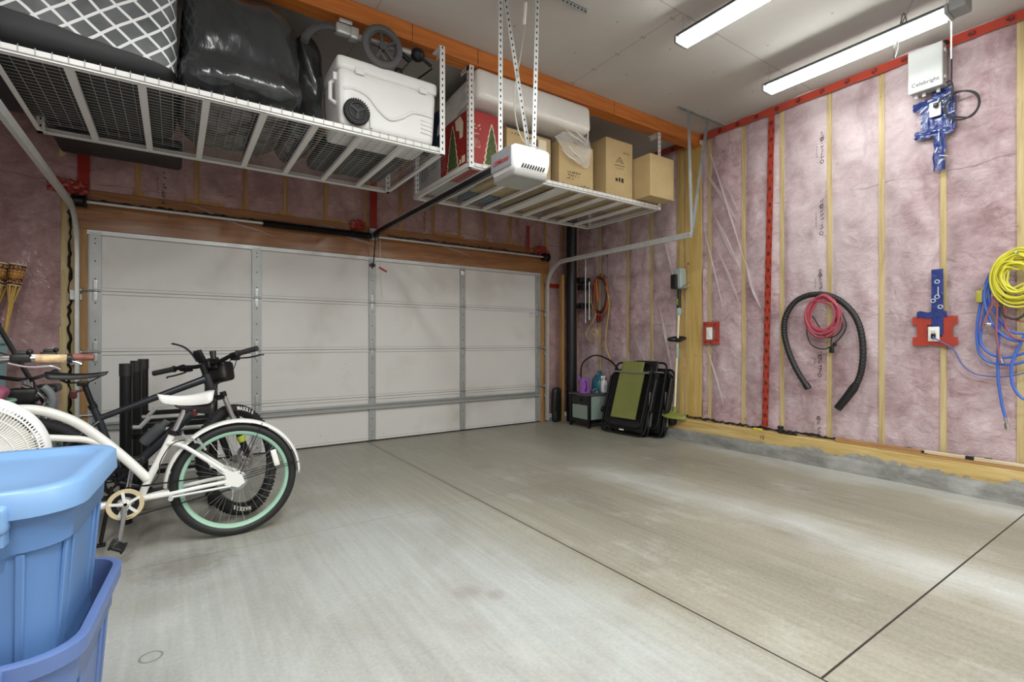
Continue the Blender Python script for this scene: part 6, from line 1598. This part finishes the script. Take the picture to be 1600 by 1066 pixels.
# bamboo torches leaning in the left corner of the door wall
M_bam = mat('bamboo', rgb(196, 160, 84), .5, var=.2, vscale=14)
def weave_material():
    n = NT('woven_torch_head'); x, y, z = n.sep()
    c = n.t.nodes.new('ShaderNodeTexChecker'); c.inputs['Scale'].default_value = 62
    n.t.links.new(n.co, c.inputs['Vector'])
    k = n.mix(c.outputs['Fac'], rgb(64, 34, 22), rgb(150, 100, 48))
    k = n.mix(n.math('LESS_THAN', n.math('ABSOLUTE', n.math('SUBTRACT', z, 1.67)), .03), k, n.mix(n.noise(30), rgb(206, 150, 60), rgb(120, 70, 34)))
    n.set(Base_Color=k, Roughness=.6, Normal=n.bump(c.outputs['Fac'], .5, .01)); return n.m
M_weave = weave_material()
tc0 = None
for i, (xt, yt, tl, lab) in enumerate(((-1.0, 5.42, .10, 'rightmost bamboo torch with woven head, leaning in the left corner'), (-1.075, 5.47, .06, 'bamboo torch standing second from the right in the leaning bunch'), (-1.15, 5.42, .03, 'third bamboo torch from the right in the leaning bunch'), (-1.09, 5.36, .08, 'front bamboo torch of the leaning bunch, nearest the camera'))):
    t = thing('bamboo_torch', lab, 'torch', (xt-.25, yt, 0), 0, 'bamboo torches in the left corner')
    Mt = Matrix.Rotation(math.atan2(.17+tl*.3, 1.5), 4, 'Y')
    def putt(nm, m__, mt_, par=t): m__.xf(Mt); return obj(nm, m__, mt_, par, local=True)
    st_ = MB(); st_.tube([(0, 0, .0), (0, 0, .5), (0, 0, 1.0), (0, 0, 1.60)], .012, 10)
    for z in (.35, .8, 1.15, 1.42): st_.cyl((0, 0, z-.006), (0, 0, z+.006), .0145, n=10)
    for k in range(6):
        a = 2*PI*k/6; st_.tube([(.008*math.cos(a), .008*math.sin(a), 1.34), (.012*math.cos(a), .012*math.sin(a), 1.46), (.036*math.cos(a), .036*math.sin(a), 1.60)], .0055, 6)
    putt('cane', st_, M_bam)
    hd_ = MB(); hd_.lathe([(.034, 1.595), (.037, 1.60), (.047, 1.72), (.054, 1.768), (.050, 1.768), (.035, 1.66)], (0, 0, 0), (0, 0, 1), 22)
    ho_ = putt('woven_head', hd_, M_weave)
    rm_ = MB(); rm_.ring((0, 0, 1.766), (0, 0, 1), .053, .004, 20, 5); rm_.ring((0, 0, 1.60), (0, 0, 1), .038, .004, 20, 5)
    for rr_, zz in ((.0405, 1.625), (.0435, 1.69), (.0465, 1.715), (.0505, 1.74)):
        for k in range(12):
            a = 2*PI*k/12; rm_.ell((rr_*math.cos(a), rr_*math.sin(a), zz), .0045, .0045, .0035, 6, 4)
    rm_.xf(Mt); obj('beads', rm_, M_cream, ho_, local=True)

# ------------------------------------------------------------------ pedestal fan
fa = thing('pedestal_fan', 'white pedestal fan with round wire guard standing behind the blue totes', 'fan', (-.645, 2.66, 0), .20)
FZ = .705; FR = .242
def ringy(r, y, w, m_): m_.ring((0, y, FZ), (0, 1, 0), r, w, 64, 6); return m_
gm = MB()
for i in range(120):
    a = 2*PI*i/120; ca_, sa = math.cos(a), math.sin(a)
    gm.tube([(ca_*.045, -.105, FZ+sa*.045), (ca_*.12, -.100, FZ+sa*.12), (ca_*.19, -.08, FZ+sa*.19), (ca_*.222, -.05, FZ+sa*.222)], .0016, 4)
for r, y in ((.09, -.103), (.135, -.098), (.175, -.086)): ringy(r, y, .0022, gm)
ringy(.205, -.070, .0035, gm)
gm.lathe([(.001, -.108), (.045, -.107), (.05, -.100)], (0, 0, FZ), (0, 1, 0), 32)
obj('front_guard', gm, M_whitep, fa, local=True)
bd_ = MB(); bd_.lathe([(.218, -.052), (FR-.012, -.032), (FR, -.014), (FR, .014), (FR-.012, .02)], (0, 0, FZ), (0, 1, 0), 72)
for i in range(110):
    a = 2*PI*i/110; bd_.tube([(math.cos(a)*.205, -.070, FZ+math.sin(a)*.205), (math.cos(a)*.220, -.052, FZ+math.sin(a)*.220)], .0035, 4)
ro = obj('guard_band', bd_, M_whitep, fa, local=True); md = ro.modifiers.new('solid', 'SOLIDIFY'); md.thickness = .003
gr = MB()
for i in range(72):
    a = 2*PI*i/72; ca_, sa = math.cos(a), math.sin(a); gr.tube([(ca_*.05, .09, FZ+sa*.05), (ca_*.15, .085, FZ+sa*.15), (ca_*.225, .04, FZ+sa*.225), (ca_*.235, .01, FZ+sa*.235)], .0016, 4)
ringy(.12, .088, .0022, gr); ringy(.2, .06, .0022, gr)
obj('rear_guard', gr, M_whitep, fa, local=True)
M_blade = mat('cream_blade', rgb(222, 220, 206), .4)
for k in range(3):
    a0 = 2*PI*k/3+.5
    bl_ = MB(); bl_.grid(lambda u, v: V(((.03+.165*u)*math.cos(a0+(v-.5)*(1.0+.7*u)), -.045+.05*(v-.5)*(1-.3*u), FZ+(.03+.165*u)*math.sin(a0+(v-.5)*(1.0+.7*u)))), 10, 10)
    b_o = obj('blade', bl_, M_blade, fa, local=True); md = b_o.modifiers.new('solid', 'SOLIDIFY'); md.thickness = .003
obj('hub', MB().cyl((0, -.07, FZ), (0, .0, FZ), .035, n=20), M_blade, fa, local=True)
mo = MB(); mo.rbox((0, .15, FZ), (.065, .075, .065), .04, 10); obj('motor_housing', mo, M_whitep, fa, local=True)
po = MB(); po.cyl((0, .13, .04), (0, .13, FZ-.05), .014, n=14); po.cyl((0, .13, .04), (0, .13, .40), .02, n=14); po.rbox((0, .13, FZ-.07), (.03, .035, .035), .01, 6); obj('pole', po, M_whitep, fa, local=True)
ba = MB(); ba.lathe([(.001, .0), (.20, .0), (.205, .012), (.16, .03), (.04, .045), (.03, .08), (.001, .08)], (0, .13, 0), (0, 0, 1), 36); obj('base', ba, M_whitep, fa, local=True)

# ------------------------------------------------------------------ blue totes
M_tote = mat('blue_tote_plastic', rgb(88, 126, 178), .42, var=.04, vscale=2)
M_totel = mat('light_blue_lid', rgb(116, 154, 198), .38, var=.04, vscale=2)
M_toted = mat('deeper_blue_tote_plastic', rgb(92, 116, 168), .42, var=.04, vscale=2)
def rrect(hx, hy, r, z, k=6):
    pts = []
    for (cx_, cy_, a0) in ((hx-r, hy-r, 0), (-hx+r, hy-r, PI/2), (-hx+r, -hy+r, PI), (hx-r, -hy+r, 1.5*PI)):
        for i in range(k+1):
            a = a0+PI/2*i/k; pts.append(V((cx_+r*math.cos(a), cy_+r*math.sin(a), z)))
    return pts
def loft(m_, loops, cap0=False, cap1=False):
    n = len(loops[0]); vs = [p for l in loops for p in l]
    fs = [(i*n+j, i*n+(j+1) % n, (i+1)*n+(j+1) % n, (i+1)*n+j) for i in range(len(loops)-1) for j in range(n)]
    if cap0: fs.append(tuple(range(n)))
    if cap1: fs.append(tuple((len(loops)-1)*n+j for j in range(n)))
    return m_.add(vs, fs)
def tote(label, loc, rotz, hx, hy, Hh, lid, m_body, m_lid):
    t = thing('storage_tote', label, 'storage tote', loc, rotz)
    b = MB(); tp = lambda z: .865+.135*z/Hh
    L = [rrect(hx*tp(0)-.02, hy*tp(0)-.02, .07, 0), rrect(hx*tp(0), hy*tp(0), .08, .015)]
    L += [rrect(hx*tp(z)-.012, hy*tp(z)-.012, .085, z) for z in (.08, Hh*.5, Hh-.125)]
    L += [rrect(hx*tp(Hh-.11), hy*tp(Hh-.11), .09, Hh-.115), rrect(hx*.985, hy*.985, .095, Hh-.045), rrect(hx*.99, hy*.99, .095, Hh-.042), rrect(hx+.012, hy+.012, .10, Hh-.040), rrect(hx+.014, hy+.014, .10, Hh-.004), rrect(hx+.008, hy+.008, .10, Hh), rrect(hx-.006, hy-.006, .09, Hh-.001), rrect(hx*.97-.01, hy*.97-.01, .085, Hh-.05), rrect(hx*.84, hy*.84, .07, .02)]
    loft(b, L, True, True)
    obj('body', b, m_body, t, local=True, sharp=50)
    # upright ribs at the corners
    for sx in (-1, 1):
        for sy in (-1, 1):
            for k in (.42, .66):
                q0 = V((sx*(hx*tp(.05)-.012), sy*hy*k*.95, .05)); q1 = V((sx*(hx*tp(Hh-.13)-.010), sy*hy*k, Hh-.12))
                obj('rib', MB().bar(q0, q1, .016, .010, (1, 0, 0)), m_body, t, local=True, bevel=.003)
            q0 = V((sx*hx*.62, sy*(hy*tp(.05)-.012), .05)); q1 = V((sx*hx*.66, sy*(hy*tp(Hh-.13)-.010), Hh-.12))
            obj('rib', MB().bar(q0, q1, .016, .010, (0, 1, 0)), m_body, t, local=True, bevel=.003)
    for sy in (-1, 1):
        h_ = MB(); h_.rbox((0.02, sy*(hy+.02), Hh-.03), (.13, .022, .03), .012, 8); h_.bx(-.105, -.095, sy*(hy+.0), sy*(hy+.032), Hh-.09, Hh-.03); h_.bx(.135, .145, sy*(hy+.0), sy*(hy+.032), Hh-.085, Hh-.03)
        obj('handle', h_, m_lid or m_body, t, local=True)
    if lid:
        l = MB()
        loft(l, [rrect(hx+.012, hy+.012, .10, Hh-.035), rrect(hx+.022, hy+.022, .105, Hh-.034), rrect(hx+.020, hy+.020, .105, Hh+.016), rrect(hx+.012, hy+.012, .10, Hh+.024), rrect(hx-.018, hy-.018, .085, Hh+.022), rrect(hx-.030, hy-.030, .08, Hh+.010), rrect(hx*.5, hy*.5, .06, Hh+.014)], False, True)
        obj('lid', l, m_lid, t, local=True, sharp=50)
        sk = MB(); sk.bx(-.02, .06, -hy*.93-.008, -hy*.93-.004, Hh-.24, Hh-.16)
        so_ = obj('sticker', sk, mat('cream_sticker', rgb(228, 220, 190), .5), t, local=True)
        k2 = MB(); k2.bx(-.015, .055, -hy*.93-.0095, -hy*.93-.008, Hh-.178, Hh-.168); k2.bx(.025, .045, -hy*.93-.0095, -hy*.93-.008, Hh-.225, Hh-.195); obj('sticker_print', k2, M_ink, so_, local=True)
    return t
tote('lower deeper-blue plastic tote standing open on the floor, holding the other tote', (-.418, 1.752, 0), -.078, .256, .287, .47, False, M_toted, None)
tote('upper light blue lidded tote nested in the open tote below', (-.412, 1.724, .375), -.078, .238, .254, .435, True, M_tote, M_totel)

# ------------------------------------------------------------------ light and camera
def area(name, loc, size, sy, e, rot=(0, 0, 0)):
    l = bpy.data.lights.new(name, 'AREA'); l.shape = 'RECTANGLE'; l.size = size; l.size_y = sy; l.energy = e; l.color = (.96, 1, .985)
    o = bpy.data.objects.new(name, l); COL.objects.link(o); o.location = loc; o.rotation_euler = rot
    return o
for i, (x, y, e) in enumerate(((1.2, 1.2, 58), (-.7, 1.4, 40), (.6, -.6, 72), (2.6, -.9, 70), (4.2, -1.0, 48), (-.6, -1.6, 55))):
    area('unseen_fill_lamp', (x, y, 3.36), .14, 1.2, e)  # unseen ceiling lamps, added to light the room evenly
w = bpy.data.worlds.new('World'); SC.world = w; w.use_nodes = True
w.node_tree.nodes['Background'].inputs[0].default_value = (.8, .85, .9, 1); w.node_tree.nodes['Background'].inputs[1].default_value = .15
cam = bpy.data.cameras.new('camera'); cam.sensor_width = 36; cam.lens = 17.415; cam.clip_start = .05
co_ = bpy.data.objects.new('camera', cam); COL.objects.link(co_)
co_.location = (0, 0, 1.15); co_.rotation_euler = (PI/2, 0, -math.atan(528/774))
SC.camera = co_
GROUPS = {'kraft_carton': 'brown cartons on the right rack', 'garbage_bag': 'black garbage bags on the left rack', 'shop_light': 'shop lights under the ceiling', 'ceiling_rack': 'overhead racks', 'door_track': 'garage door tracks',
          'tape_strip': 'red tape strips on the walls', 'tape_patch': 'red tape strips on the walls', 'tape_wad': 'crumpled red tape wads', 'wall_outlet': 'taped wall outlets', 'folding_lounger': 'folded loungers by the right wall',
          'steel_bar': 'steel bars by the corner pipe', 'wood_batten': 'battens beside the corner pipe', 'scrap_board': 'scrap boards on the sill', 'storage_tote': 'stacked blue totes', 'extension_cord': 'cords hung on the right wall', 'air_hose': 'air hoses at the right edge'}
for o in list(COL.objects):
    if o.parent is None and o.get('category') and o.name.split('.')[0] in GROUPS: o['group'] = GROUPS[o.name.split('.')[0]]
SC.view_settings.view_transform = 'Standard'; SC.view_settings.exposure = 0; SC.view_settings.look = 'None'
try:
    SC.cycles.use_denoising = True; SC.cycles.max_bounces = 8; SC.cycles.transparent_max_bounces = 12; SC.cycles.sample_clamp_indirect = 6
except Exception: pass
